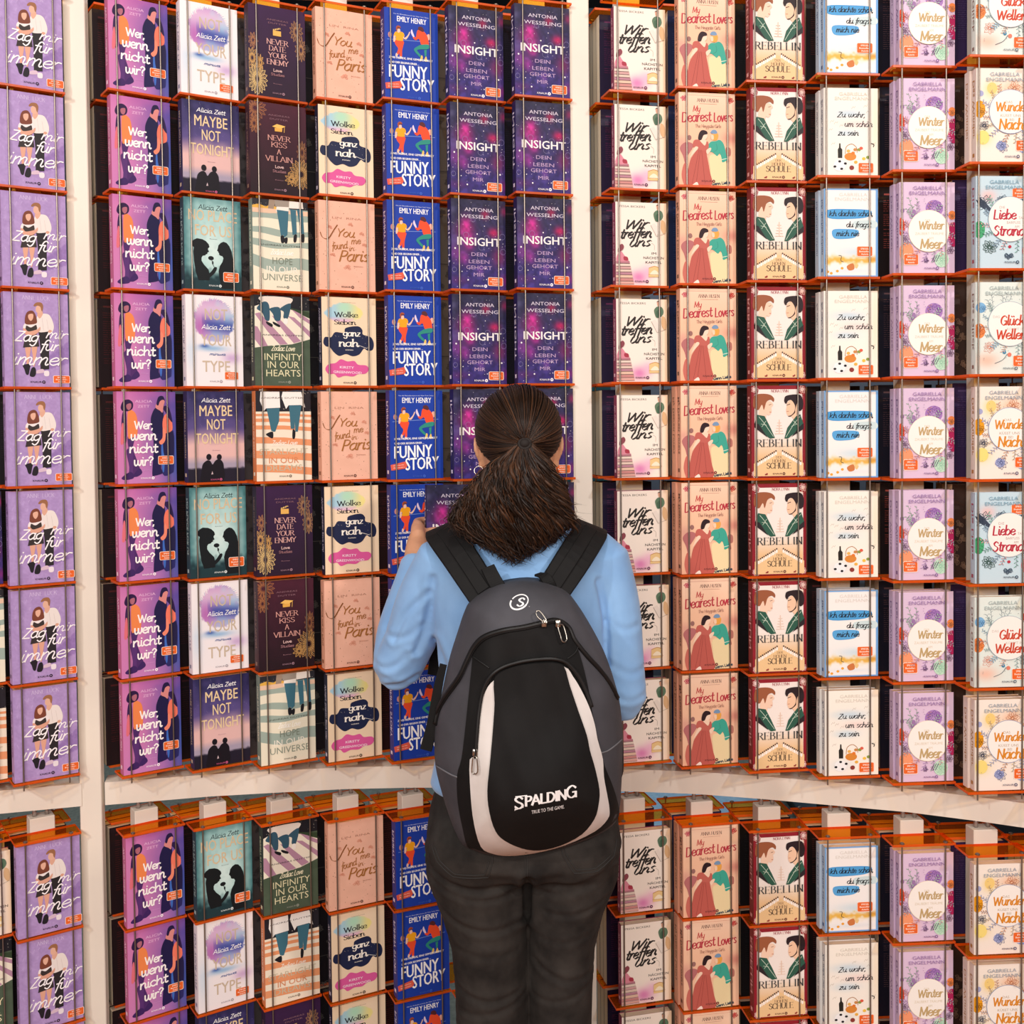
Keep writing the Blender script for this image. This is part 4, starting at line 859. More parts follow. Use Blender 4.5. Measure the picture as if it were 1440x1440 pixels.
    if kind == 0:
        g, q = 'BFA474', 'D9CCB4'; S('DER', 50, 70, 10, q); P('Winter', 56, 83, 46, 9, g); S('ZAUBERT TRÄUME', 53, 93, 52, q); S('AM', 56, 101, 8, q); P('Meer', 56, 117, 40, 10.5, g)
    elif kind == 1:
        g, q = 'C8472E', 'C9BEB4'; S('DAS', 36, 62, 12, q); P('Glück', 64, 74, 42, 10, g); S('KOMMT IN', 70, 83, 30, q); P('Wellen', 62, 98, 54, 10, g)
    elif kind == 2:
        g, q = 'D98A28', 'B8A48C'; S('DAS', 57, 60, 12, q); P('Wunder', 62, 73, 58, 9.6, g); S('KÜSST UNS', 60, 83, 36, q); S('BEI', 62, 90, 8, q); P('Nacht', 64, 104, 50, 11, g)
    else:
        g, q = 'B83244', 'B8A4A0'; S('DIE', 46, 56, 10, q); P('Liebe', 50, 74, 40, 10, g); S('TANZT', 84, 74, 18, q); S('BARFUSS', 66, 82, 24, q); S('AM', 72, 89, 8, q); P('Strand', 58, 102, 56, 10.5, g)
    logo(a, [54, 58, 60, 60][kind], H - [7, 8, 8, 9][kind], ink, base, 2.8)

# key: (width m, height m, thickness m, spine colour, spine lettering colour, spine text, draw function, sticker (x, y, w, h) or None, description)
COV = {
 'A': (.122, .189, .027, 'AE8FC6', '5A3A70', 'Zag mir für immer', cov_couple, (74, 136, 27, 13), 'lilac paperback with an embracing couple and white brush lettering'),
 'B': (.120, .189, .025, 'C0608E', 'F6D8E6', 'Wer, wenn nicht wir?', cov_pair, (68, 111, 27, 15), 'pink to violet paperback with three figures and chunky white lettering'),
 'C': (.120, .189, .025, 'E9E2E6', '8A8AA0', 'NOT YOUR TYPE', cov_white, (66, 132, 25, 14), 'white paperback with a watercolour head and tan capitals'),
 'D': (.120, .189, .027, '2C2A4E', 'C0AE90', 'MAYBE NOT TONIGHT', cov_navy, None, 'dusk blue paperback with two seated silhouettes and gold capitals'),
 'E': (.120, .189, .025, '2A4248', 'A8C0BC', 'NO PLACE FOR US', cov_teal, (67, 125, 28, 17), 'teal paperback with two facing silhouettes and a rose'),
 'F': (.122, .189, .028, '2C1A34', '8A6A5A', 'NEVER DATE YOUR ENEMY', lambda a: cov_never(a, 0), None, 'dark purple paperback with gold ornaments and a clapperboard'),
 'G': (.122, .189, .028, '381A26', '8A6A5A', 'NEVER KISS A VILLAIN', lambda a: cov_never(a, 1), None, 'burgundy paperback with gold ornaments and a graduation cap'),
 'H': (.120, .189, .026, '7C8A80', 'EDE6CE', 'HOPE IN OUR UNIVERSE', lambda a: cov_zodiac(a, 0), None, 'sage and cream paperback with waves and walking legs'),
 'I': (.120, .189, .026, '2A2E2A', 'D8D4B0', 'INFINITY IN OUR HEARTS', lambda a: cov_zodiac(a, 1), None, 'dark green paperback with a mauve striped blanket'),
 'J': (.120, .189, .026, 'D9804E', 'F6E6D4', 'STARLIGHT IN OUR DREAMS', lambda a: cov_zodiac(a, 2), None, 'orange striped paperback with two people in jeans'),
 'K': (.124, .187, .024, 'E2A68C', '8A5638', 'You found me in Paris', cov_peach, None, 'peach paperback with gold brush lettering and dark specks'),
 'L': (.120, .186, .024, '1C2038', 'C8C0D0', 'Wolke Sieben ganz nah', cov_cloud, None, 'cream paperback with a navy cloud and a pink cloud'),
 'M': (.118, .188, .028, '2E2E80', 'E8DCE8', 'FUNNY STORY', cov_blue, None, 'royal blue paperback with a couple and big white capitals'),
 'N': (.122, .189, .024, '241C50', 'E8E0F0', 'INSIGHT', cov_insight, (66, 133, 28, 15), 'dark navy paperback with magenta smoke and white capitals'),
 'O': (.112, .172, .020, '8A2E52', 'E8C0CC', 'Wir treffen uns im Kapitel', cov_chapter, None, 'cream paperback with black script and a pile of books'),
 'P': (.121, .189, .024, 'E0A488', '6A4034', 'My Dearest Lovers', cov_gowns, None, 'salmon paperback with two women in red and green gowns'),
 'Q': (.114, .187, .026, '7A1A24', 'E0A8A8', 'REBELLIN', cov_rebel, None, 'burgundy framed paperback with two facing heads'),
 'R': (.110, .174, .018, 'B4C6D8', '2E5A94', 'Ich dachte schon', lambda a: cov_summer(a, 0), (60, 103, 30, 19), 'blue edged white paperback with blue brush strokes'),
 'S': (.110, .172, .018, 'DCDCDA', '4A5A78', 'Zu wahr, um schön', lambda a: cov_summer(a, 1), (63, 133, 29, 19), 'cream paperback with a bottle, a basket and a football'),
 'T': (.110, .176, .018, 'C6AFCB', '7A5A8C', 'Der Winter', lambda a: cov_flower(a, 0), (7, 126, 27, 20), 'lilac paperback with flowers and a cream disc'),
 'U': (.110, .174, .018, 'DCE6E0', '8A6A60', 'Das Glück', lambda a: cov_flower(a, 1), (66, 126, 31, 20), 'pale mint paperback with red script on a round disc'),
 'V': (.110, .176, .018, 'E3D2C8', 'B07838', 'Das Wunder', lambda a: cov_flower(a, 2), (70, 122, 29, 19), 'ivory paperback with orange script on a round disc'),
 'W': (.110, .174, .018, 'B4C6D4', 'A04A5A', 'Die Liebe', lambda a: cov_flower(a, 3), (64, 20, 29, 19), 'pale blue paperback with crimson script on a round disc'),
}
EPS = 0.00005
def wrap_mesh(key):
    """the printed wrap of a book: front, spine and back with the print on the front; base centre of the front at the origin, back along +y"""
    w, h, th, spc, spl, sptxt, fn, st, desc = COV[key]
    H = 100 * h / w; a = Art(H); fn(a); mb = MB(); k = .0006; base = lin(spc)
    mb.box((-w / 2, EPS, 0), (w / 2, k, h), base); mb.box((-w / 2, th - k, 0), (w / 2, th, h), base)
    # rounded spine
    n = 5; vs = []
    for z in (0, h):
        for i in range(n + 1):
            t = i / n; vs.append((-w / 2 - .0007 * math.sin(math.pi * t), EPS + t * (th - EPS), z))
        for i in range(n + 1): vs.append((-w / 2 + .0008, EPS + i / n * (th - EPS), z))
    fs = [(i, i + 1, 2 * (n + 1) + i + 1, 2 * (n + 1) + i) for i in range(n)] + [(n + 1 + i + 1, n + 1 + i, 3 * (n + 1) + i, 3 * (n + 1) + i + 1) for i in range(n)]
    mb.add(vs, fs, base)
    s = w / 100
    V = [(-w / 2 + p[0] * s, -EPS * (p[2] + 1) * .6, h - p[1] * s) for p in a.v]
    off = len(mb.v); mb.v += V; mb.f += [tuple(i + off for i in f) for f in a.f]; mb.c += a.c
    # spine lettering, running downwards
    sa = Art(100); Vt, Ft = sans_mesh(sptxt, .01)
    Vt = Vt.copy(); L = Vt[:, 0].max() - Vt[:, 0].min(); Lz = h * .62; sc = Lz / L; hy = min(sc * 1.1, th * .45 / .73)
    pts = [(-w / 2 - .0011, th / 2 + (.36 - y) * -hy * -1 * -1, h * .88 - (x - Vt[:, 0].min()) * sc) for x, y in Vt]
    mb.add(pts, Ft, lin(spl))
    mb.add([(-w / 2 - .0009, th * .3, h * .06), (-w / 2 - .0009, th * .7, h * .06), (-w / 2 - .0009, th * .7, h * .1), (-w / 2 - .0009, th * .3, h * .1)], [(0, 1, 2, 3)], lin(spl))
    return mb
def sticker_mesh():
    a = Art(60); a.rect(0, 0, 100, 60, 'FBE9DC', 9); a.rect(3, 3, 97, 57, 'E8682A', 7)
    a.sans('SPIEGEL', 50, 20, 10, 'FFE9D8', w=50, bold=.03); a.sans('Bestseller-', 50, 35, 10, 'FFE9D8', w=68, bold=.03); a.sans('Autorin', 50, 50, 10, 'FFE9D8', w=44, bold=.03)
    return a
# ------------------------------------------------------------------ hall behind and floor
def struct(name, mb, mat):
    o = mb.build(name, mat); o['kind'] = 'structure'; return o
m_floor = noise_mix(new_mat('hall_carpet', rough=.9), (.42, .46, .44), (.50, .54, .51), 60, bump=.3, bscale=300)
b = MB(); b.box((-4, -4, -.05), (4, 7, 0)); struct('floor', b, m_floor)
b = MB(); b.box((-3.9, -3.9, 0), (3.9, 2.0, .012)); struct('floor', b, noise_mix(new_mat('warm_bounce_floor', rough=.5), (.62, .40, .28), (.70, .47, .34), 6, stretch=(1, 8, 1)))  # added floor out of view, warm-coloured to bounce peachy light onto the racks
m_wall = noise_mix(new_mat('hall_partition', rough=.8), (.30, .34, .40), (.37, .41, .47), 2)
b = MB(); b.box((-4, 6.9, 0), (4, 7.0, 4.2)); struct('wall_back', b, m_wall)
b = MB(); b.box((-4.1, -4, 0), (-4, 7, 4.2)); struct('wall_left', b, m_wall)
b = MB(); b.box((4, -4, 0), (4.1, 7, 4.2)); struct('wall_right', b, m_wall)
b = MB(); b.box((-4.1, -4.1, 0), (4.1, -4, 4.2)); struct('wall_front', b, new_mat('hall_wall_front', (.42, .38, .36), .8))
b = MB(); b.box((-4.1, -4.1, 4.2), (4.1, 7.0, 4.3)); struct('ceiling', b, new_mat('hall_ceiling', (.12, .12, .13), .9))

b = MB(); b.box((.35, 4.2, .0), (1.02, 5.6, .012), bev=.004); o = b.build('carpet_patch', noise_mix(new_mat('pale_blue_carpet', rough=.9), (.56, .74, .86), (.64, .80, .90), 50)); o['label'] = 'pale blue carpet patch on the hall floor behind the racks'; o['category'] = 'carpet'
cn = empty('display_counter', (2.2, 4.3, 0), 0, 'dark navy display counter on the hall floor behind the right racks', 'counter')
m_ct = new_mat('navy_laminate', (.07, .09, .13), .4)
b = MB(); b.box((-1.1, -.35, .08), (1.1, .35, .98), bev=.01); b.build('cabinet', m_ct, cn); b = MB(); b.box((-1.13, -.38, .98), (1.13, .38, 1.02), bev=.004); b.build('worktop', new_mat('grey_worktop', (.22, .25, .28), .4), cn); b = MB(); b.box((-1.06, -.30, 0), (1.06, .30, .08)); b.build('plinth', m_ct, cn)
bn = empty('banner_stand', (.34, 5.2, 0), 0, 'teal banner stand beyond the gap beside the middle white upright', 'banner')
b = MB(); b.box((-.13, -.004, .06), (.13, .004, 2.1)); b.build('banner_cloth', new_mat('teal_cloth', (.10, .32, .36), .8), bn); b = MB(); b.box((-.16, -.09, 0), (.16, .09, .06), bev=.006); b.build('base', m_ct, bn); b = MB(); b.tube([(-.14, 0, 2.1), (.14, 0, 2.1)], .012, 10); b.build('top_rail', m_ct, bn)

# ------------------------------------------------------------------ towers of the display (local x across, y back, z up)
PW, PD, PT = .128, .0565, .005
TW = [(-1, -1.086, 2.175, 35.6), (0, -.9563, 2.2094, 34.6), (1, -.7534, 2.2526, 34.9), (2, -.6175, 2.2829, 33.0), (3, -.4804, 2.3009, 30.1), (4, -.3421, 2.3175, 27.0),
      (5, -.2037, 2.3204, 23.6), (6, -.0649, 2.3161, 21.8), (7, .0736, 2.3065, 17.8), (8, .2686, 2.2767, 13.5), (9, .4070, 2.2538, 10.1), (10, .5393, 2.2170, 6.8),
      (11, .6708, 2.1742, 4.4), (12, .8053, 2.1318, 3.7), (13, .9302, 2.0754, 3.6), (14, 1.052, 2.012, 3.4)]
Z0, STEP = 2.2879, .2
CAPZ, LSTEP = .7653, .197
UP = [Z0 - STEP * k for k in range(8)]
LO = [CAPZ - LSTEP * (k + 1) for k in range(3)]
BEAM0, BEAM1 = .811, .859

def acrylic(name, tint, body, mixf, rough=.12):
    m = bpy.data.materials.new(name); m.use_nodes = True; nt = m.node_tree; nt.nodes.clear()
    out = nt.nodes.new('ShaderNodeOutputMaterial'); tr = nt.nodes.new('ShaderNodeBsdfTransparent'); tr.inputs[0].default_value = (*tint, 1)
    pr = nt.nodes.new('ShaderNodeBsdfPrincipled'); pr.inputs['Base Color'].default_value = (*lin(body), 1); pr.inputs['Roughness'].default_value = rough
    tl = nt.nodes.new('ShaderNodeBsdfTranslucent'); tl.inputs[0].default_value = (*lin(body), 1)
    ns = nt.nodes.new('ShaderNodeTexNoise'); ns.inputs['Scale'].default_value = 40
    a = nt.nodes.new('ShaderNodeMixShader'); a.inputs[0].default_value = .5; nt.links.new(pr.outputs[0], a.inputs[1]); nt.links.new(tl.outputs[0], a.inputs[2])
    mr = nt.nodes.new('ShaderNodeMapRange'); mr.inputs['To Min'].default_value = mixf - .03; mr.inputs['To Max'].default_value = mixf + .03
    nt.links.new(ns.outputs[0], mr.inputs[0])
    b = nt.nodes.new('ShaderNodeMixShader'); nt.links.new(mr.outputs[0], b.inputs[0]); nt.links.new(tr.outputs[0], b.inputs[1]); nt.links.new(a.outputs[0], b.inputs[2])
    nt.links.new(b.outputs[0], out.inputs[0]); return m
M_ACR = acrylic('orange_acrylic', (1.0, .76, .24), (1.0, .50, .05), .15)
M_EDGE = acrylic('orange_acrylic_edge', (1.0, .55, .12), (1.0, .44, .15), .85, .3)
M_ROD = new_mat('steel_rod', (.56, .52, .48), .38, .9)
M_WHITE = noise_mix(new_mat('white_lacquer', rough=.5), (.86, .825, .775), (.90, .865, .81), 5, bump=.1, bscale=200, bdist=.0004)
M_PIN = new_mat('brushed_pin', (.72, .68, .66), .35, .8)

def plate_mesh(PD):
    b = MB(); b.box((-PW / 2, 0, -PT), (PW / 2, PD, 0), bev=.0006)
    me = bpy.data.meshes.new('shelf'); me.from_pydata(b.v, [], b.f); me.materials.append(M_ACR); me.materials.append(M_EDGE)
    me.update()
    for p in me.polygons: p.material_index = 0 if abs(p.normal.z) > .9 else 1
    return me
PLATE, PLATE_R = plate_mesh(PD), plate_mesh(.082)
def add_part(name, me, parent, loc=(0, 0, 0), rz=0):
    o = bpy.data.objects.new(name, me); C.objects.link(o); o.parent = parent; o.location = loc; o.rotation_euler = (0, 0, rz); return o
def me_of(mb, mat, name='m', cols=False, smooth=False):
    me = bpy.data.meshes.new(name); me.from_pydata(mb.v, [], mb.f); me.materials.append(mat)
    if cols:
        at = me.color_attributes.new('Col', 'FLOAT_COLOR', 'POINT'); a = np.ones((len(mb.v), 4), dtype=np.float32); a[:, :3] = np.asarray(mb.c, dtype=np.float32); at.data.foreach_set('color', a.ravel())
    if smooth: me.polygons.foreach_set('use_smooth', [True] * len(me.polygons))
    me.update(); return me
def rod_mesh(z0, z1):
    b = MB(); b.tube([(0, 0, z0), (0, 0, z1)], .0016, 8)
    return me_of(b, M_ROD, 'rod', smooth=False)
b = MB(); b.tube([(0, 0, 0), (0, 0, .0018), (0, 0, .0032)], [.0046, .0046, .0028], 10); SCREW = me_of(b, M_ROD, 'screw_head')
RU = rod_mesh(UP[7] - .017, UP[0] + STEP + .002); RL = rod_mesh(LO[2] - .017, CAPZ + .002)
b = MB(); b.box((-.0245, 0, BEAM1 - .004), (.0245, .035, UP[0] + STEP + .045), bev=.0012); POSTU = me_of(b, M_WHITE, 'post')
b = MB(); b.box((-.0245, 0, LO[2] - .03), (.0245, .035, CAPZ + .027), bev=.0012); POSTL = me_of(b, M_WHITE, 'post')
b = MB(); b.tube([(0, 0, CAPZ + .025), (0, 0, BEAM0 + .002)], .0042, 12); PIN = me_of(b, M_PIN, 'hanging_pin', smooth=True)
ORD = ['', 'second ', 'third ', 'fourth ', 'fifth ', 'sixth ', 'seventh ', 'eighth ']
def colname(c):
    if c <= 0: return {-1: 'the rack cut off by the left edge', 0: 'the rack left of the left white upright'}[c]
    if c <= 7: return ['the first rack right of the left white upright', 'the second rack right of the left white upright', 'the third rack right of the left white upright', 'the fourth rack right of the left white upright',
                       'the fifth rack right of the left white upright', 'the second rack left of the middle white upright', 'the rack just left of the middle white upright'][c - 1]
    return ['the first rack right of the middle white upright', 'the second rack right of the middle white upright', 'the third rack right of the middle white upright', 'the fourth rack right of the middle white upright',
            'the fifth rack right of the middle white upright', 'the sixth rack right of the middle white upright', 'the rack cut off by the right edge'][c - 8]
SHORT = {-1: 'cut-off left-edge rack', 0: 'rack left of left upright', 14: 'cut-off right-edge rack'}
for _i in range(1, 8): SHORT[_i] = ORD[_i - 1].strip() + ' rack right of left upright' if _i > 1 else 'first rack right of left upright'
for _i in range(8, 14): SHORT[_i] = ORD[_i - 8].strip() + ' rack right of middle upright' if _i > 8 else 'first rack right of middle upright'
for c, X, D, deg in TW:
    for lower in (0, 1):
        t = empty('display_rack', (X, D, 0), math.radians(deg),
                  ('lower' if lower else 'upper') + ' orange acrylic rack ' + ('below' if lower else 'above') + ' the crossbeam, ' + SHORT[c].replace('rack ', '').replace(' rack', ' one'), 'display rack',
                  'hanging racks below the crossbeam' if lower else 'tall racks above the crossbeam')
        add_part('post', POSTL if lower else POSTU, t, (0, PD + .0005, 0))
        zs = [CAPZ] + LO if lower else [Z0 + STEP] + UP
        for i, z in enumerate(zs):
            add_part('shelf', PLATE, t, (0, 0, z)); add_part('shelf', PLATE_R, t, (0, PD + .036, z))
        for u in (-.044, .044):
            for v in (.0035, PD + .036 + .0785):
                add_part('rod', RL if lower else RU, t, (u, v, 0))
                add_part('screw_head', SCREW, t, (u, v, zs[0] + .0001))
            if lower: add_part('hanging_pin', PIN, t, (u * .28, PD + .017, 0))

# ------------------------------------------------------------------ white frame: uprights and crossbeams following the towers
def beam(name, pts, z0, z1, w, parent):
    b = MB(); P = [Vector((p[0], p[1], 0)) for p in pts]; n = len(P); vs = []
    for i, p in enumerate(P):
        t = (P[min(i + 1, n - 1)] - P[max(i - 1, 0)]).normalized(); nn = Vector((-t.y, t.x, 0)) * w / 2
        for q, z in ((-1, z0), (1, z0), (1, z1), (-1, z1)): vs.append((p.x + nn.x * q, p.y + nn.y * q, z))
    fs = [(0, 1, 2, 3), tuple((n - 1) * 4 + k for k in (3, 2, 1, 0))]
    for i in range(n - 1):
        for k in range(4): fs.append((i * 4 + k, (i + 1) * 4 + k, (i + 1) * 4 + (k + 1) % 4, i * 4 + (k + 1) % 4))
    b.add(vs, fs); return b.build(name, M_WHITE, parent)
pc = {c: (X - math.sin(math.radians(a)) * .074, D + math.cos(math.radians(a)) * .074) for c, X, D, a in TW}
fr = empty('display_scaffold', (0, 2.3, 0), 0, 'white lacquered scaffold of uprights and crossbeams carrying every orange rack', 'scaffold')
for ux, uy, nm in ((-.893, 2.295, 'a'), (.148, 2.365, 'b'), (1.165, 2.03, 'c')):
    b = MB(); b.box((ux - .023, uy - 2.3 - .025, 0), (ux + .023, uy - 2.3 - .006, 2.62), bev=.0015); b.build('upright', M_WHITE, fr)
for z0, z1 in ((BEAM0, BEAM1), (UP[0] + STEP + .04, UP[0] + STEP + .09)):
    for seg in (((-1.22, 2.19), pc[-1], pc[0], (-.917, 2.292)), ((-.869, 2.297),) + tuple(pc[k] for k in range(1, 8)) + ((.124, 2.368),), ((.172, 2.352),) + tuple(pc[k] for k in range(8, 15)) + ((1.142, 2.03),)):
        beam('crossbeam', [(p[0], p[1] - 2.3) for p in seg], z0, z1, .05, fr)

# ------------------------------------------------------------------ books
ST = sticker_mesh()
def book_parts(key):
    w, h, th, spc, spl, sptxt, fn, st, desc = COV[key]
    wm = me_of(wrap_mesh(key), M_PRINT, 'cover', cols=True)
    b = MB(); b.box((-w / 2 + .0012, .0008, .0012), (w / 2 - .0015, th - .0008, h - .0012)); pm = me_of(b, M_PAGES, 'page_block')
    sm = None
    if st:
        x, y, sw, sh = st; s = w / 100; b = MB()
        V = [(-w / 2 + (x + p[0] / 100 * sw) * s, -.0011 - EPS * .4 * p[2], h - (y + p[1] / 60 * sh) * s) for p in ST.v]
        b.v = V; b.f = list(ST.f); b.c = list(ST.c)
        # a thin edge so that the sticker has a body
        b.box((-w / 2 + (x + 3) * s, -.0011, h - (y + sh - .6) * s), (-w / 2 + (x + sw - 3) * s, -.0010, h - (y + .6) * s), lin('E2622A')); sm = me_of(b, M_PRINT, 'sticker', cols=True)
    return wm, pm, sm
BK = {k: book_parts(k) for k in COV}
GRID = {0: 'AAAAAAAA', 1: 'BBBBBBBB', 2: 'CDECDECD', 3: 'FGHIJFGH', 4: 'KLKLKLKL', 5: 'MMMMMMMM', 6: 'NNNNN N ', 7: 'NNNNNN  ', 8: 'OOOOOOOO', 9: 'PPPPPPPP', 10: 'QQQQQQQQ', 11: 'RSRSRSRS', 12: 'TTTTTTTT', 13: 'UVWUVWUV', -1: '     NHJ', 14: '        '}
LGRID = {-1: 'OIO', 0: 'AAA', 1: 'BBB', 2: 'ECD', 3: 'IJF', 4: 'KLL', 5: 'MMM', 6: '   ', 7: '   ', 8: 'OOO', 9: 'PPP', 10: 'QQQ', 11: 'RSR', 12: 'TTT', 13: 'VVV', 14: '   '}
STACK = {'A': 1, 'B': 2, 'C': 2, 'D': 1, 'E': 2, 'F': 2, 'G': 2, 'H': 1, 'I': 2, 'J': 1, 'K': 1, 'L': 1, 'M': 1, 'N': 1, 'O': 1, 'P': 2, 'Q': 2, 'R': 3, 'S': 3, 'T': 3, 'U': 1, 'V': 1, 'W': 1}
rnd = random.Random(11)
deep = []        # the copies that stand behind the front one
def put_book(key, M, label, group, name='paperback', flip=False):
    w, h, th, spc, spl, sptxt, fn, st, desc = COV[key]
    o = bpy.data.objects.new(name, None); C.objects.link(o); o.empty_display_size = .02; o.matrix_world = M
    o['label'] = label; o['category'] = 'book'; o['group'] = group
    wm, pm, sm = BK[key]; add_part('cover', wm, o); add_part('page_block', pm, o)
    if sm:
        s = add_part('sticker', sm, o); s['label'] = 'orange bestseller sticker'
    return o
TD = {c: (X, D, math.radians(a)) for c, X, D, a in TW}
def shelf_mat(c, u, v, z, rz=0.0):
    X, D, t = TD[c]; return Matrix.Translation((X, D, 0)) @ Matrix.Rotation(t, 4, 'Z') @ Matrix.Translation((u, v, z)) @ Matrix.Rotation(rz, 4, 'Z')
ROWL = ['topmost shelf', 'second shelf from the top', 'third shelf from the top', 'fourth shelf from the top', 'fifth shelf from the top', 'sixth shelf from the top', 'seventh shelf from the top', 'eighth shelf from the top']
def short_desc(k): return COV[k][8]
def lab(d, row, lower, c):
    return d.split(' with ')[0] + ', ' + (['top', 'second', 'third'][row] + ' shelf below the beam, ' if lower else ORD[row].strip() + (' ' if row else 'top ') + 'shelf, ') + SHORT[c]
for c in sorted(TD):
    for lower, grid, zs in ((0, GRID, UP), (1, LGRID, LO)):
        for r, k in enumerate(grid[c]):
            if k == ' ': continue
            w, h, th = COV[k][:3]; u = PW / 2 - .002 - w / 2 + rnd.uniform(-.0012, .0003); n = STACK[k]
            if k == 'P' and r < 4 and not lower: n = 1
            if k == 'Q' and r < 5 and not lower: n = 1
            if k == 'B' and r < 1 and not lower: n = 1
            if k == 'S' and r < 2 and not lower: n = 2
            if c == 13 and k == 'V' and r % 2: n = 2
            tilt = rnd.uniform(-.006, .006); v = .0065 + rnd.uniform(0, .001)
            if n * th > .049: v = .0062
            put_book(k, shelf_mat(c, u, v, zs[r] + .0003, tilt), lab(COV[k][8], r, lower, c), 'face-out paperbacks on the orange shelves')
            vv = v + th + .0006
            for j in range(1, n):
                if vv + th > .0565: break
                deep.append((k, shelf_mat(c, u - rnd.uniform(.0015, .0035) - .001 * j, vv, zs[r] + .0003, tilt + rnd.uniform(-.008, .008)))); vv += th + .0006
# copies deeper in each stack: only slivers of their spines and top edges show, so they are joined into one piece
mb = MB(); wrapc = {}
for k, M in deep:
    w, h, th, spc, spl, sptxt = COV[k][:6]
    q = MB(); q.box((-w / 2, 0, 0), (w / 2, .0006, h), lin(spc)); q.box((-w / 2, th - .0006, 0), (w / 2, th, h), lin(spc)); q.box((-w / 2 - .0006, 0, 0), (-w / 2 + .0006, th, h), lin(spc))
    q.box((-w / 2 + .0012, .0008, .001), (w / 2 - .0015, th - .0008, h - .0012), lin((.88, .82, .72)))
    Vt, Ft = sans_mesh(sptxt, .0); L = Vt[:, 0].max() - Vt[:, 0].min(); sc = h * .62 / L; hy = min(sc * 1.1, th * .45 / .73)
    q.add([(-w / 2 - .0009, th / 2 + (.36 - y) * -hy, h * .88 - (x - Vt[:, 0].min()) * sc) for x, y in Vt], Ft, lin(spl))
    mb.add([M @ Vector(p) for p in q.v], q.f); mb.c[-len(q.v):] = q.c
dk = mb.build('stacked_copies', M_PRINT, cols=True); dk['kind'] = 'stuff'; dk['label'] = 'further copies standing behind the face-out paperbacks'; dk['category'] = 'books'

# ------------------------------------------------------------------ books on the far side of the racks, seen from behind
REAR = {-1: ('14141C', '5A4A6A'), 0: ('16141A', '4A4048'), 1: ('1A0E12', '7A2A2A'), 2: ('150D14', '6A2C34'), 3: ('4A4648', '16141A'), 4: ('131118', '8A8678'), 5: ('22090C', '8A3838'), 6: ('5C5148', '1A1618'), 7: ('12101E', '3A2A4A'),
        8: ('1C1230', 'A03A6A'), 9: ('15244A', '50608A'), 10: ('0E0E12', '3A3A40'), 11: ('140C10', 'A04A44'), 12: ('151526', 'A8746C'), 13: ('2A1A44', '6A5A84'), 14: ('16141C', '50485A')}
def dim(base, ink): return ''.join('%02X' % int(int(base[i:i + 2], 16) * .55 + int(ink[i:i + 2], 16) * .45) for i in (0, 2, 4))
REAR = {c_: (p_[0], dim(*p_)) for c_, p_ in REAR.items()}
rear_cache = {}; rear_deep = []
def rear_mesh(base, ink, kind, w):
    h, th = .186, .0245; b = MB(); bc = lin(base); k = .0006
    b.box((-w / 2, 0, 0), (w / 2, k, h), bc); b.box((-w / 2, th - k, 0), (w / 2, th, h), bc); b.box((w / 2 - k, 0, 0), (w / 2, th, h), bc)
    rn = random.Random(base + str(kind)); a = Art(157)
    if kind == 0:
        a.rect(10, 12, 60, 15, ink); y = 24
        while y < 112:
            x = 9
            while x < 84:
                wd = rn.uniform(3, 9); a.rect(x, y, min(x + wd, 90), y + .9, ink, nx=False); x += wd + 1.6
            y += 3.8 if rn.random() > .15 else 7
    else:
        for i in range(26): x, y = rn.uniform(4, 96), rn.uniform(4, 150); petals(a, x, y, rn.uniform(5, 12), ink, 4, i, 1.1, .5, rn.uniform(0, 6))
        a.rect(0, 100, 100, 101, ink)
    off = len(b.v); b.v += [(w / 2 - p[0] * w / 100 if False else -w / 2 + p[0] * w / 100, -EPS * (p[2] + 1), h - p[1] * w / 100) for p in a.v]; b.f += [tuple(i + off for i in f) for f in a.f]; b.c += a.c
    q = MB(); q.box((-w / 2 + .0002, .0008, .001), (w / 2 - .001, th - .0008, h - .0012))
    return me_of(b, M_PRINT, 'cover', cols=True), me_of(q, M_PAGES, 'page_block')
RC = {'14': 'black', '16': 'black', '1A': 'near-black', '15': 'dark plum', '4A': 'grey floral', '13': 'black speckled', '22': 'dark oxblood', '5C': 'taupe', '12': 'blue-black', '1C': 'dark purple', '0E': 'black', '2A': 'deep violet'}
for c in sorted(TD):
    base, ink = REAR[c]
    for lower, zs in ((0, UP), (1, LO)):
        for r, z in enumerate(zs):
            if c in (6, 7) and (lower or r > 5): continue
            kind = 1 if c in (3, 4, 6) or (c == 13 and r % 2) else 0
            bs, ik = (base, ink)
            if c == 13 and r % 2: bs, ik = ('33221C', '6E5444')
            if c == 12 and r % 3 == 2: bs, ik = ('1A0F12', 'A04A44')
            rw_ = .122 if c < 8 else .112; key = (bs, ik, kind, rw_)
            if key not in rear_cache: rear_cache[key] = rear_mesh(*key)
            o = bpy.data.objects.new('paperback', None); C.objects.link(o); o.empty_display_size = .02
            ru = rnd.uniform(-.003, .001) + (-.007 if c < 8 else .004)
            o.matrix_world = shelf_mat(c, ru, PD + .036 + .0015, z + .0003, rnd.uniform(-.004, .004))
            nm = {'33221C': 'brown', '15244A': 'navy', '151526': 'dark blue', '1A0F12': 'maroon-black'}.get(bs, RC.get(bs[:2], 'dark'))
            o['label'] = 'back-turned ' + nm + ' paperback, ' + (['top', 'second', 'third'][r] + ' shelf below the beam, ' if lower else ORD[r].strip() + (' ' if r else 'top ') + 'shelf, ') + SHORT[c]
            o['category'] = 'book'; o['group'] = 'paperbacks on the far side of the racks'
            for j in (1, 2): rear_deep.append((bs, rw_, shelf_mat(c, ru + rnd.uniform(0, .0008), PD + .036 + .0015 + j * .0249, z + .0003)))
            add_part('cover', rear_cache[key][0], o); add_part('page_block', rear_cache[key][1], o)
mb = MB()
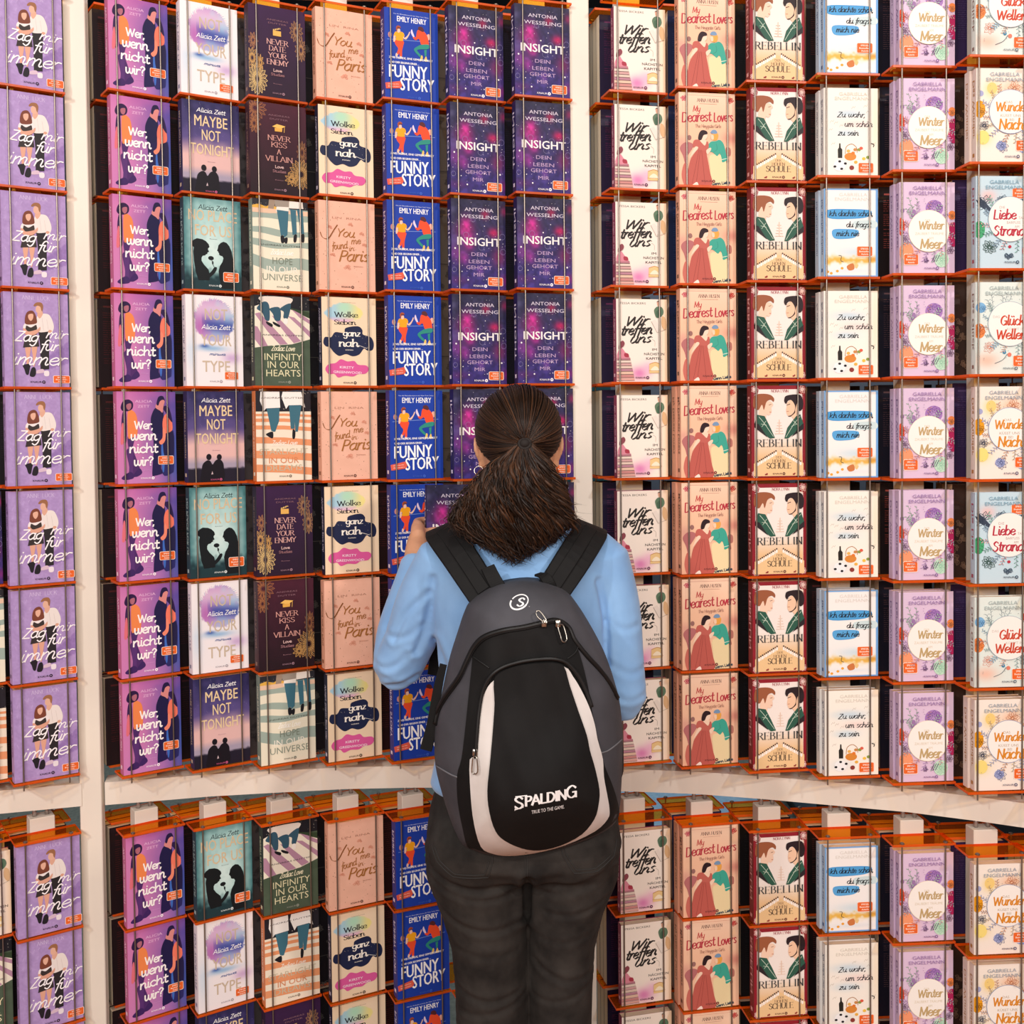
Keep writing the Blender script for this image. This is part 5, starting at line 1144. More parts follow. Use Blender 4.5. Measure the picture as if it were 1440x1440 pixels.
for bs, w, M in rear_deep:
    h, th = .186, .0245; q = MB(); bc = lin(bs)
    q.box((-w / 2, 0, 0), (w / 2, .0006, h), bc); q.box((-w / 2, th - .0006, 0), (w / 2, th, h), bc); q.box((w / 2 - .0006, 0, 0), (w / 2, th, h), bc)
    q.box((-w / 2 + .0002, .0008, .001), (w / 2 - .001, th - .0008, h - .0012), lin((.88, .82, .71)))
    mb.add([M @ Vector(p) for p in q.v], q.f); mb.c[-len(q.v):] = q.c
dk = mb.build('stacked_copies', M_PRINT, cols=True); dk['kind'] = 'stuff'; dk['label'] = 'further copies behind the back-turned paperbacks on the far side'; dk['category'] = 'books'
# ------------------------------------------------------------------ the visitor
def loft(b, secs, n=28, col=None):
    """secs: (x, y, z, rx, ry[, power]) stacked rings, closed at both ends"""
    vs = []
    for s in secs:
        x, y, z, rx, ry = s[:5]; p = s[5] if len(s) > 5 else 2.0
        for k in range(n):
            t = 2 * math.pi * k / n; c, q = math.cos(t), math.sin(t)
            vs.append((x + rx * math.copysign(abs(c) ** (2 / p), c), y + ry * math.copysign(abs(q) ** (2 / p), q), z))
    fs = [tuple(range(n)), tuple(range((len(secs) - 1) * n, len(secs) * n))[::-1]]
    for i in range(len(secs) - 1):
        for k in range(n): fs.append((i * n + k, (i + 1) * n + k, (i + 1) * n + (k + 1) % n, i * n + (k + 1) % n))
    b.add(vs, fs, col)
def smooth_path(pts, rad, n=5):
    P = catmull([tuple(p) + (r,) for p, r in zip(pts, rad)], n); return [p[:3] for p in P], [p[3] for p in P]
def limb(b, pts, rad, n=16):
    P, R = smooth_path(pts, rad)
    # rounded ends
    t0 = (Vector(P[0]) - Vector(P[1])).normalized(); t1 = (Vector(P[-1]) - Vector(P[-2])).normalized()
    P = [tuple(Vector(P[0]) + t0 * R[0] * .8)] + P + [tuple(Vector(P[-1]) + t1 * R[-1] * .8)]; R = [R[0] * .45] + R + [R[-1] * .45]
    b.tube(P, R, n)
def ball(b, c, r, n=16):
    rx, ry, rz = r if hasattr(r, '__len__') else (r, r, r)
    secs = []
    for i in range(n // 2 + 1):
        a = -math.pi / 2 + math.pi * i / (n // 2); k = max(math.cos(a), .02); secs.append((c[0], c[1], c[2] + rz * math.sin(a), rx * k, ry * k))
    loft(b, secs, n)
def fuse(b, name, voxel, mat, parent, smooth=3, disp=None):
    """joins overlapping volumes into one continuous surface"""
    me = bpy.data.meshes.new(name + '_raw'); me.from_pydata(b.v, [], b.f); me.update()
    o = bpy.data.objects.new(name + '_raw', me); C.objects.link(o)
    bm = bmesh.new(); bm.from_mesh(me); bmesh.ops.recalc_face_normals(bm, faces=bm.faces); bm.to_mesh(me); bm.free()
    m = o.modifiers.new('r', 'REMESH'); m.mode = 'VOXEL'; m.voxel_size = voxel; m.use_smooth_shade = True
    if smooth: s = o.modifiers.new('s', 'SMOOTH'); s.factor = .5; s.iterations = smooth
    dg = bpy.context.evaluated_depsgraph_get(); dg.update()
    out = bpy.data.meshes.new_from_object(o.evaluated_get(dg), depsgraph=dg); out.name = name
    bpy.data.objects.remove(o); bpy.data.meshes.remove(me)
    if disp:
        nv = len(out.vertices); co = np.empty(nv * 3); out.vertices.foreach_get('co', co); co = co.reshape(-1, 3)
        no = np.empty(nv * 3); out.vertices.foreach_get('normal', no); no = no.reshape(-1, 3)
        co = co + no * disp(co, no)[:, None]; out.vertices.foreach_set('co', co.ravel()); out.update()
    out.materials.clear(); out.materials.append(mat)
    out.polygons.foreach_set('use_smooth', [True] * len(out.polygons))
    q = bpy.data.objects.new(name, out); C.objects.link(q); q.parent = parent; return q
def folds(curves):
    """curves: (points (x, z), depth, width) on the side facing -y"""
    S = []
    for pts, d, w in curves: S.append((np.array(catmull(pts, 6)), d, w))
    def f(co, no):
        out = np.zeros(len(co)); face = np.clip(-no[:, 1] * 1.6 + .2, 0, 1)
        for P, d, w in S:
            dist = np.full(len(co), 9.0)
            for a, b2 in zip(P[:-1], P[1:]):
                e = b2 - a; L = (e ** 2).sum() + 1e-12; t = np.clip(((co[:, [0, 2]] - a) @ e) / L, 0, 1)
                dist = np.minimum(dist, np.hypot(co[:, 0] - a[0] - t * e[0], co[:, 2] - a[1] - t * e[1]))
            out -= d * np.exp(-(dist / w) ** 2) * face; out += d * .55 * np.exp(-((dist - w * 1.7) / w) ** 2) * face
        return out
    return f

PY = 1.93; PX = .014
person = empty('person', (PX, PY, 0), 0, 'person seen from behind in light blue sweatshirt and black jeans, reaching for a navy book', 'person')
pl = lambda o: setattr(o, 'location', (-PX, -PY, 0))
M_SKIN = noise_mix(new_mat('skin', rough=.5, spec=.4), (.80, .58, .45), (.86, .64, .50), 30, bump=.15, bscale=400, bdist=.0005)
M_SKIN.node_tree.nodes['Principled BSDF'].inputs['Subsurface Weight'].default_value = .08
M_SKIN.node_tree.nodes['Principled BSDF'].inputs['Subsurface Scale'].default_value = .01
M_SHIRT = noise_mix(new_mat('blue_jersey', rough=.85, spec=.2), (.50, .67, .86), (.55, .72, .90), 14, bump=.35, bscale=900, bdist=.0006)
M_SHIRT.node_tree.nodes['Principled BSDF'].inputs['Sheen Weight'].default_value = .25
M_JEANS = noise_mix(new_mat('black_denim', rough=.85, spec=.2), (.12, .112, .108), (.235, .222, .21), 22, detail=9, bump=.5, bscale=1100, lo=.3, hi=.75, bdist=.0006)
M_SHOE = new_mat('white_shoe', (.82, .8, .78), .6); M_SOLE = new_mat('rubber_sole', (.7, .68, .66), .7)

# body: one continuous surface from crown to feet
b = MB()
hx, hy = .011, 1.93
loft(b, [(hx, hy + .005, 1.470, .030, .030), (hx, hy + .012, 1.485, .045, .055), (hx, hy + .012, 1.51, .056, .075), (hx, hy + .006, 1.545, .064, .086), (hx, hy, 1.58, .069, .090), (hx, hy - .002, 1.615, .068, .088), (hx, hy - .002, 1.642, .052, .070), (hx, hy - .002, 1.658, .022, .03)], 24)
ball(b, (hx, hy + .095, 1.545), (.011, .014, .02)); ball(b, (hx, hy + .100, 1.533), (.015, .010, .009)); ball(b, (hx, hy + .083, 1.507), (.022, .012, .008)); ball(b, (hx, hy + .075, 1.483), (.022, .018, .015))
for s in (-1, 1):
    ball(b, (hx + s * .030, hy + .078, 1.582), (.02, .010, .006)); ball(b, (hx + s * .036, hy + .066, 1.535), (.02, .02, .018))
    # ear: flat bowl with a rim and lobe
    ex = hx + s * .070
    limb(b, [(ex - s * .006, hy + .004, 1.530), (ex - s * .001, hy - .004, 1.540), (ex + s * .006, hy - .010, 1.558), (ex + s * .006, hy - .004, 1.576), (ex, hy + .008, 1.582), (ex - s * .006, hy + .014, 1.574)], [.0045, .004, .0035, .0035, .0035, .003], 8)
    ball(b, (ex - s * .004, hy + .002, 1.556), (.007, .012, .022)); ball(b, (ex - s * .003, hy, 1.531), (.005, .006, .008))
limb(b, [(.013, 1.93, 1.40), (.012, 1.925, 1.44), (hx, 1.925, 1.50)], [.054, .048, .050])
loft(b, [(.012, 1.93, 1.40, .07, .05), (.012, 1.93, 1.37, .14, .07), (.012, 1.93, 1.30, .155, .09), (.012, 1.93, 1.15, .128, .085), (.012, 1.93, 1.02, .122, .085), (.012, 1.925, .92, .145, .10), (.012, 1.925, .86, .13, .09)], 24)
SHL, ELL, WRL = (-.118, 1.935, 1.362), (-.215, 1.99, 1.158), (-.194, 2.150, 1.336)
SHR, ELR, WRR = (.150, 1.935, 1.362), (.190, 1.925, 1.112), (.095, 2.115, 1.185)
for S, E_, W in ((SHL, ELL, WRL), (SHR, ELR, WRR)):
    m1 = tuple((a + c) / 2 for a, c in zip(S, E_)); m2 = tuple((a + c) / 2 for a, c in zip(E_, W))
    limb(b, [S, m1, E_], [.044, .040, .034]); limb(b, [E_, m2, W], [.034, .034, .024])
# left hand closed on the near edge of the book
limb(b, [(-.194, 2.145, 1.332), (-.193, 2.175, 1.350), (-.194, 2.205, 1.366), (-.196, 2.232, 1.378)], [.023, .024, .021, .015])
limb(b, [(-.195, 2.19, 1.345), (-.198, 2.222, 1.352), (-.199, 2.240, 1.356)], [.017, .016, .012]); limb(b, [(-.192, 2.195, 1.378), (-.195, 2.225, 1.392), (-.197, 2.242, 1.398)], [.016, .014, .011])
for z0, ln, r in ((1.402, .9, .0072), (1.3835, 1.0, .0075), (1.3650, .93, .0072), (1.3475, .75, .0062)):
    q = lambda t: -.197 + .062 * t * ln
    limb(b, [(-.197, 2.232, z0 - .003), (-.200, 2.262, z0), (-.192, 2.284, z0 + .001), (q(.45), 2.2905, z0 + .002), (q(.95), 2.2885, z0 + .003)], [r * 1.12, r * 1.1, r * 1.05, r, r * .85], 10)
limb(b, [(-.190, 2.185, 1.366), (-.182, 2.212, 1.378), (-.172, 2.228, 1.384), (-.155, 2.2325, 1.386), (-.142, 2.2335, 1.385)], [.013, .0105, .0088, .0082, .007], 10)
# right hand, relaxed and slightly curled before the waist
fx = Vector(WRR); dv = (Vector(WRR) - Vector(ELR)).normalized(); sv = Vector((0, 0, 1)).cross(dv).normalized(); uv = dv.cross(sv)
limb(b, [tuple(fx), tuple(fx + dv * .04), tuple(fx + dv * .075)], [.022, .026, .022])
for i, (ln, r) in enumerate(((.062, .0068), (.072, .0074), (.076, .0076), (.068, .0072))):
    s = (i - 1.5) * .0185; p0 = fx + dv * .075 + uv * s; limb(b, [tuple(p0 - dv * .01), tuple(p0 + dv * ln * .5 - sv * .004), tuple(p0 + dv * ln * .85 - sv * .018), tuple(p0 + dv * ln - sv * .034)], [r * 1.2, r * 1.05, r, r * .85], 10)
p0 = fx + dv * .03 + uv * .022; limb(b, [tuple(p0), tuple(p0 + dv * .022 + uv * .018 - sv * .008), tuple(p0 + dv * .05 + uv * .024 - sv * .018)], [.012, .010, .0078], 10)
for s, hpx, kx, ax in ((-1, -.066, -.046, -.045), (1, .090, .078, .075)):
    limb(b, [(hpx, 1.93, .84), ((hpx + kx) / 2, 1.93, .66), (kx, 1.935, .48), (ax, 1.92, .30), (ax, 1.92, .10)], [.068, .050, .038, .038, .028])
    limb(b, [(ax, 1.905, .065), (ax + s * .01, 1.98, .045), (ax + s * .016, 2.07, .035)], [.03, .032, .024])
o = fuse(b, 'body', .0032, M_SKIN, person, 2); pl(o)

# sweatshirt
b = MB(); cx = .013
loft(b, [(cx, 1.925, 1.432, .056, .056), (cx, 1.925, 1.418, .085, .066), (cx, 1.93, 1.402, .128, .076), (cx + .002, 1.93, 1.378, .158, .086), (cx + .003, 1.93, 1.33, .165, .096), (cx + .002, 1.93, 1.25, .158, .102), (cx, 1.93, 1.15, .145, .100), (cx, 1.93, 1.06, .142, .102), (cx, 1.93, 1.00, .158, .112), (cx, 1.93, .965, .166, .118), (cx, 1.93, .955, .160, .112)], 40)
mid = lambda a, c, t=.5, d=(0, 0, 0): tuple(x + (y - x) * t + k for x, y, k in zip(a, c, d))
limb(b, [SHL, mid(SHL, ELL, .35, (-.006, 0, 0)), mid(SHL, ELL, .75), ELL], [.054, .052, .047, .045], 24)
limb(b, [ELL, mid(ELL, WRL, .35, (-.006, 0, -.004)), mid(ELL, WRL, .8)], [.045, .044, .033], 24)
limb(b, [mid(ELL, WRL, .8), mid(ELL, WRL, .9), mid(ELL, WRL, .97)], [.033, .030, .0285], 24)
limb(b, [SHR, mid(SHR, ELR, .35, (.008, 0, 0)), mid(SHR, ELR, .75, (.004, 0, 0)), ELR], [.055, .052, .046, .044], 24)
limb(b, [ELR, mid(ELR, WRR, .4), mid(ELR, WRR, .9)], [.043, .042, .031], 24)
fs = folds([([(-.14, 1.335), (-.150, 1.27), (-.175, 1.20)], .004, .007), ([(-.19, 1.195), (-.21, 1.175), (-.235, 1.166), (-.255, 1.172)], .002, .006), ([(-.175, 1.15), (-.205, 1.135), (-.235, 1.13)], .003, .005), ([(-.15, 1.31), (-.19, 1.27), (-.215, 1.22)], .003, .006),
            ([(.145, 1.33), (.158, 1.26), (.160, 1.18)], .005, .006), ([(.165, 1.185), (.185, 1.172), (.205, 1.166), (.23, 1.172)], .0014, .006), ([(.165, 1.135), (.185, 1.122), (.205, 1.118), (.23, 1.126)], .0016, .006), ([(-.15, 1.10), (-.12, 1.07), (-.10, 1.0)], .004, .007),
            ([(.160, 1.262), (.175, 1.25), (.195, 1.244), (.215, 1.248)], .0012, .006), ([(-.14, 1.22), (-.12, 1.17), (-.125, 1.10)], .004, .008), ([(-.165, 1.25), (-.185, 1.232), (-.21, 1.224), (-.235, 1.23)], .0016, .006)])
o = fuse(b, 'sweatshirt', .0042, M_SHIRT, person, 5, fs); pl(o)

# jeans
b = MB()
loft(b, [(.012, 1.93, 1.01, .140, .100), (.012, 1.93, .97, .152, .106), (.012, 1.928, .92, .166, .118), (.012, 1.924, .88, .172, .128), (.012, 1.924, .85, .172, .128), (.012, 1.93, .82, .150, .105)], 36)
for s, X in ((-1, -.072), (1, .098)):
    ball(b, (X + .0, 1.885, .872), (.086, .085, .078), 20)
LEGL = [(-.071, 1.928, .86, .093, .108), (-.0705, 1.928, .80, .0905, .104), (-.058, 1.93, .735, .078, .094), (-.050, 1.93, .67, .0685, .084), (-.047, 1.932, .60, .066, .078), (-.047, 1.935, .53, .065, .074), (-.045, 1.935, .46, .062, .070), (-.045, 1.925, .32, .062, .068), (-.045, 1.92, .12, .060, .064), (-.045, 1.92, .06, .062, .066)]
LEGR = [(.095, 1.928, .86, .089, .108), (.099, 1.928, .80, .082, .102), (.086, 1.93, .735, .068, .092), (.079, 1.93, .67, .0595, .082), (.0765, 1.932, .60, .0575, .076), (.0755, 1.935, .53, .0565, .072), (.075, 1.935, .46, .055, .068), (.075, 1.925, .32, .055, .066), (.075, 1.92, .12, .055, .064), (.075, 1.92, .06, .057, .066)]
loft(b, LEGL, 32); loft(b, LEGR, 32)
def arc(x0, z0, x1, z1, sag, n=5): return [(x0 + (x1 - x0) * i / (n - 1), z0 + (z1 - z0) * i / (n - 1) - sag * math.sin(math.pi * i / (n - 1))) for i in range(n)]
fs = folds([(arc(-.165, .845, .012, .825, .022), 0.0033, .007), (arc(.022, .822, .182, .862, .020), 0.0033, .007), (arc(-.160, .822, .01, .800, .014), 0.0022, .006), (arc(.022, .80, .165, .838, .010), 0.0022, .006),
            (arc(-.145, .765, .012, .742, .016), 0.0025, .006), (arc(.05, .765, .160, .785, .008), 0.0019, .005), (arc(-.12, .62, .0, .612, .010), 0.0025, .006), (arc(-.115, .575, .01, .60, .006), 0.0019, .006), (arc(.03, .665, .132, .640, .010), 0.0022, .006), (arc(.03, .60, .13, .622, .006), 0.0017, .005),
            (arc(-.11, .545, .0, .53, .008), 0.0017, .005), ([(.018, .84), (.018, .80), (.017, .74)], .010, .008), (arc(.03, .715, .14, .725, .006), 0.0011, .005), (arc(-.13, .70, .0, .69, .006), 0.0011, .006)])
jeans = fuse(b, 'jeans', .0046, M_JEANS, person, 5, fs); pl(jeans)
# stitched back pockets, yoke and centre seam, laid on the denim
from mathutils.bvhtree import BVHTree
def surf(obj):
    me = obj.data; t = BVHTree.FromPolygons([v.co.copy() for v in me.vertices], [tuple(p.vertices) for p in me.polygons]); return t
jt = surf(jeans)
def on(t, x, z, off):
    h = t.ray_cast(Vector((x, 1.2, z)), Vector((0, 1, 0)))
    return (x, (h[0].y if h[0] else 1.9) - off, z)
M_STITCH = new_mat('grey_stitching', (.17, .165, .16), .85)
b = MB(); seam = MB()
for pts in ([(-.145, .885), (-.135, .862), (-.108, .842), (-.048, .842), (-.040, .872), (-.040, .90)], [(-.139, .885), (-.130, .866), (-.105, .848), (-.054, .848), (-.046, .872)], [(.070, .905), (.078, .880), (.096, .850), (.135, .850), (.165, .868), (.172, .89)], [(.077, .902), (.083, .882), (.100, .856), (.133, .856), (.160, .872)]):
    P = catmull(pts, 1) if False else pts
    dense = []
    for a, c in zip(P[:-1], P[1:]):
        for k in range(10): dense.append((a[0] + (c[0] - a[0]) * k / 10, a[1] + (c[1] - a[1]) * k / 10))
    dense.append(P[-1]); b.tube([on(jt, x, z, .0006) for x, z in dense], .0009, 5)
b.tube([on(jt, .0175, .905 - i * .006, .0006) for i in range(12)], .0009, 5); b.tube([on(jt, .0135, .905 - i * .006, .0006) for i in range(11)], .0007, 5)
o = b.build('stitching', M_STITCH, jeans, True)
for X in (-.045, .075):
    b = MB(); limb(b, [(X, 1.89, .055), (X, 1.95, .06), (X + (.01 if X > 0 else -.01), 2.03, .048), (X + (.014 if X > 0 else -.014), 2.09, .038)], [.045, .045, .043, .034], 14)
    s = fuse(b, 'shoe', .004, M_SHOE, person, 3); pl(s)
    for v in s.data.vertices:
        if v.co.z < .022: v.co.z = .022
    q = MB(); dx = .013 if X > 0 else -.013; pts = [(X + x + dx * max(0, (y - 1.9) / .2), y) for x, y in catmull([(-.036, 1.85), (0, 1.835), (.036, 1.85), (.043, 1.93), (.047, 2.04), (.03, 2.115), (0, 2.128), (-.03, 2.115), (-.047, 2.04), (-.043, 1.93)], 4, True)]
    n = len(pts); q.add([(x, y, .001) for x, y in pts] + [(x, y, .026) for x, y in pts], [tuple(range(n))[::-1], tuple(range(n, 2 * n))] + [(i, (i + 1) % n, n + (i + 1) % n, n + i) for i in range(n)]); q.build('sole', M_SOLE, s)

# face details on the far side
M_EYE = new_mat('eye_white', (.92, .9, .88), .2); M_IRIS = new_mat('iris', (.2, .11, .06), .2); M_LIP = new_mat('lips', (.68, .36, .34), .5)
for s in (-1, 1):
    b = MB(); ball(b, (hx + s * .030, hy + .074, 1.568), .0115); e = b.build('eye', M_EYE, person, True); pl(e); b = MB(); ball(b, (hx + s * .030, hy + .0825, 1.568), (.005, .0035, .005)); b.build('iris', M_IRIS, e, True)
b = MB(); b.tube([(hx - .02, hy + .086, 1.508), (hx - .008, hy + .094, 1.511), (hx, hy + .0955, 1.510), (hx + .008, hy + .094, 1.511), (hx + .02, hy + .086, 1.508)], [.0015, .004, .0042, .004, .0015], 8); o = b.build('lips', M_LIP, person, True); pl(o)

# hair: scalp cap, combed strands gathered in a band, long waves below
M_HAIR = attr_mat('brown_hair', .48, 0, .28)
M_HAIR.node_tree.nodes['Principled BSDF'].inputs['Anisotropic'].default_value = .5
EC, ER = Vector((hx, 1.927, 1.588)), Vector((.0755, .0985, .0835))
TIE = Vector((.0205, 1.832, 1.569))
rn = random.Random(5)
def dirv(p): return Vector(((p.x - EC.x) / ER.x, (p.y - EC.y) / ER.y, (p.z - EC.z) / ER.z)).normalized()
def onell(d, k=1.0): return Vector((EC.x + ER.x * d.x * k, EC.y + ER.y * d.y * k, EC.z + ER.z * d.z * k))
def hairline(t):   # t 0..1 round the head: forehead, left side, nape, right side
    a = 2 * math.pi * t; y = math.cos(a); x = -math.sin(a)
    zz = float(np.interp(y, [-1, -.85, -.5, -.2, 0, .25, .5, 1], [-.72, -.70, -.52, -.26, .0, .12, .36, .42]))
    r = math.sqrt(max(0, 1 - zz * zz)); return Vector((x * r, y * r, zz)).normalized()
b = MB(); nl = 64; vs = []; fs = []; K = 14; dt = dirv(TIE)
for i in range(nl):
    d0 = hairline(i / nl)
    for k in range(K + 1): vs.append(onell(d0.slerp(dt, k / K) if (d0 - dt).length < 1.999 else d0, .985))
for i in range(nl):
    for k in range(K): a_ = i * (K + 1) + k; c_ = ((i + 1) % nl) * (K + 1) + k; fs.append((a_, a_ + 1, c_ + 1, c_))
b.add(vs, fs, lin((.13, .085, .06)))
hair = b.build('hair', M_HAIR, person, True, cols=True); pl(hair)
def haircol(l=None):
    t = rn.random() if l is None else l; c = np.array([.10, .062, .042]) * (1 - t) + np.array([.38, .24, .145]) * t; return lin(tuple(c))
b = MB()
for i in range(1500):
    t = (i + rn.random()) / 1500; d0 = hairline(t); ph = rn.uniform(0, 6.3); off = rn.uniform(.99, 1.018); r0 = rn.uniform(.0006, .0013)
    st = rn.uniform(0, .35) if rn.random() < .35 else 0; pts = []; n = 15; clump = math.sin(t * 150) * .006 + math.sin(t * 67 + 1) * .006
    jitter = Vector((rn.gauss(0, .012), rn.gauss(0, .012), rn.gauss(0, .012)))
    for k in range(n):
        s = st + (1 - st) * k / (n - 1); d = (d0 + jitter * math.sin(math.pi * s)).normalized().slerp(dt, s); p = onell(d, off + clump * math.sin(math.pi * s) + .002 * math.sin(s * 9 + ph))
        if k >= n - 2: p = p.lerp(TIE + Vector((rn.gauss(0, .004), 0, rn.gauss(0, .004))), .5 if k == n - 2 else .9)
        pts.append(p)
    b.tube(pts, [r0 * (.5 + .5 * min(1, k / 3)) for k in range(n)], 3, haircol(rn.random() ** 1.5 * .8), cap=False)
o = b.build('combed_strands', M_HAIR, hair, True, cols=True)
# the tail
prof = [(1.572, .010, .0205), (1.560, .020, .020), (1.550, .032, .018), (1.537, .047, .015), (1.514, .060, .010), (1.490, .076, .004), (1.467, .092, .001), (1.438, .107, -.001), (1.418, .101, .000), (1.388, .080, .004), (1.366, .050, .004), (1.348, .022, .006)]
zs_ = np.array([p[0] for p in prof][::-1]); hw_ = np.array([p[1] for p in prof][::-1]); cx_ = np.array([p[2] for p in prof][::-1])
def tail_y(z, s): q = min(1, max(0, (1.572 - z) / .05)); return 1.832 + (-.018 * q) + .030 * q * s * s + .015 * max(0, (1.47 - z) / .1)
b = MB(); secs = []
for z in np.linspace(1.566, 1.400, 16):
    hwv = np.interp(z, zs_, hw_); secs.append((float(np.interp(z, zs_, cx_)), tail_y(z, .5) + .016, float(z), float(hwv * .80), .019 if z < 1.55 else .012))
loft(b, secs, 22, lin((.085, .055, .04))); tail = b.build('ponytail', M_HAIR, hair, True, cols=True)
b = MB()
for i in range(1220):
    big = i < 330; s = rn.uniform(-1, 1) if i < 1150 else rn.choice((-1, 1)) * rn.uniform(.95, 1.1); s = math.copysign(abs(s) ** .8, s)
    zend = 1.350 + (.052 * abs(s) ** 1.6) + rn.uniform(0, .035) * (1 if rn.random() < .65 else 2.6); zend = min(zend, 1.455)
    n = 22 if big else 18; ph = s * 7 + math.sin(s * 9) * 2 + rn.gauss(0, .55); ph2 = ph + 1.57; wl = rn.gauss(.078, .007); amp = rn.uniform(.006, .0135); dd = rn.uniform(-.012, .006) if big else rn.uniform(-.017, .0)
    if i >= 1150: amp = rn.uniform(.012, .02)
    r0 = rn.uniform(.0022, .0042) if big else rn.uniform(.0005, .0011); pts = []; rr = []
    curl = rn.uniform(-.022, .016)
    for k in range(n):
        t = k / (n - 1); z = 1.572 + (zend - 1.572) * t; hwv = float(np.interp(z, zs_, hw_)); c_ = float(np.interp(z, zs_, cx_)); g = min(1, t * 2.2)
        x = c_ + s * hwv * .93 + amp * g * math.sin(z / wl * 6.283 + ph); y = tail_y(z, s) + dd * g + amp * .8 * g * math.sin(z / wl * 6.283 + ph2)
        if t > .82: x -= math.copysign(1, s) * curl * ((t - .82) / .18) ** 2; z += .010 * ((t - .82) / .18) ** 2
        pts.append((x, y, z)); rr.append(r0 * (.6 + .4 * math.sin(math.pi * min(1, t * 1.2))) * (1 if t < .85 else 1 - (t - .85) / .17))
    b.tube(pts, rr, 5 if big else 3, haircol(rn.random() ** 1.6 * (.75 if big else 1)), cap=False)
o = b.build('wavy_locks', M_HAIR, tail, True, cols=True)
b = MB(); b.tube([(TIE.x + .0095 * math.cos(t), TIE.y - .003 + .003 * math.sin(t), TIE.z + .0085 * math.sin(t)) for t in np.linspace(0, 2 * math.pi, 15)], .0030, 8); ball(b, (TIE.x, TIE.y - .002, TIE.z), (.0095, .008, .0085)); o = b.build('hair_tie', new_mat('dark_elastic', (.10, .065, .05), .8), hair, True)
b = MB(); b.tube([(-.0590 + .0078 * math.cos(t), 1.900 + .002 * math.sin(t), 1.5215 + .0078 * math.sin(t)) for t in np.linspace(0, 2 * math.pi, 25)], .0008, 8); o = b.build('hoop_earring', new_mat('silver', (.85, .82, .78), .2, 1.0), person, True); pl(o)

# ------------------------------------------------------------------ backpack worn on the back
M_GREY = noise_mix(new_mat('grey_nylon', rough=.7, spec=.3), (.245, .245, .265), (.30, .30, .325), 12, bump=.5, bscale=1400, bdist=.0004)
M_BLACK = noise_mix(new_mat('black_nylon', rough=.72, spec=.25), (.045, .043, .045), (.075, .072, .074), 14, bump=.5, bscale=1400, bdist=.0004)
M_WTRIM = noise_mix(new_mat('white_nylon', rough=.6, spec=.3), (.82, .80, .78), (.88, .86, .85), 12, bump=.25, bscale=1200, bdist=.0004)
M_ZIP = new_mat('black_zip', (.035, .035, .038), .55); M_METAL = new_mat('zip_metal', (.72, .70, .66), .28, 1.0); M_PIPE = new_mat('grey_piping', (.42, .42, .44), .7)
OUT = [(330, 215), (400, 165), (480, 135), (600, 122), (700, 138), (780, 175), (830, 235), (875, 305), (920, 385), (960, 470), (1000, 590), (1025, 700), (1035, 860), (1028, 1050), (1016, 1180), (985, 1245), (900, 1295), (760, 1342), (620, 1370), (500, 1380), (400, 1372), (330, 1350), (280, 1322), (235, 1230), (190, 1090), (160, 960), (158, 820), (172, 720), (197, 620), (215, 540), (238, 450), (272, 350), (300, 270)]
OUTC = catmull(OUT, 4, True); OA = np.array(OUTC)
def pk2(x, y): return -.1816 + x * 3.396e-4, 1.3981 - y * 3.492e-4      # photo crop units to metres at the mean distance
def edge_dist(x, y):
    a = OA; c = np.roll(OA, -1, 0); e = c - a; t = np.clip(((x - a[:, 0]) * e[:, 0] + (y - a[:, 1]) * e[:, 1]) / ((e ** 2).sum(1) + 1e-9), 0, 1)
    return float(np.min(np.hypot(x - a[:, 0] - t * e[:, 0], y - a[:, 1] - t * e[:, 1])))
def inside(x, y, poly):
    r = False; n = len(poly)
    for i in range(n):
        (x1, y1), (x2, y2) = poly[i], poly[(i + 1) % n]
        if (y1 > y) != (y2 > y) and x < (x2 - x1) * (y - y1) / (y2 - y1) + x1: r = not r
    return r
def depth(x, y):
    q = min(1, edge_dist(x, y) / 270) if inside(x, y, OUTC) else 0
    low = .022 * math.exp(-((x - 640) / 260) ** 2 - ((y - 1050) / 240) ** 2)
    wr = .0022 * math.sin(x * .016 + y * .004) * math.sin(y * .008 + 1) + .0012 * math.sin(x * .041 - y * .012)
    return 1.800 - .098 * math.sqrt(1 - (1 - q) ** 2) - low + wr * q
def pk(x, y, off=0.0):
    X, Z = pk2(x, y); D = depth(x, y) - off; k = D / 1.715
    return (X * k, D, 1.6 - (1.6 - Z) * k)
def inpoly_pts(poly, step):
    xs = [p[0] for p in poly]; ys = [p[1] for p in poly]; out = []; j = 0; y = min(ys) + step / 2
    while y < max(ys):
        x = min(xs) + (step / 2 if j % 2 else 0)
        while x < max(xs):
            if inside(x, y, poly):
                P = np.array(poly); c = np.roll(P, -1, 0); e = c - P; t = np.clip(((x - P[:, 0]) * e[:, 0] + (y - P[:, 1]) * e[:, 1]) / ((e ** 2).sum(1) + 1e-9), 0, 1)
                if np.min(np.hypot(x - P[:, 0] - t * e[:, 0], y - P[:, 1] - t * e[:, 1])) > step * .4: out.append((x, y))
            x += step
        y += step * .87; j += 1
    return out
pack = empty('backpack', (.015, 1.75, 0), 0, 'grey and black backpack with white curved stripes, worn on the back', 'backpack')
ploc = lambda o: setattr(o, 'location', (-.015, -1.75, 0))
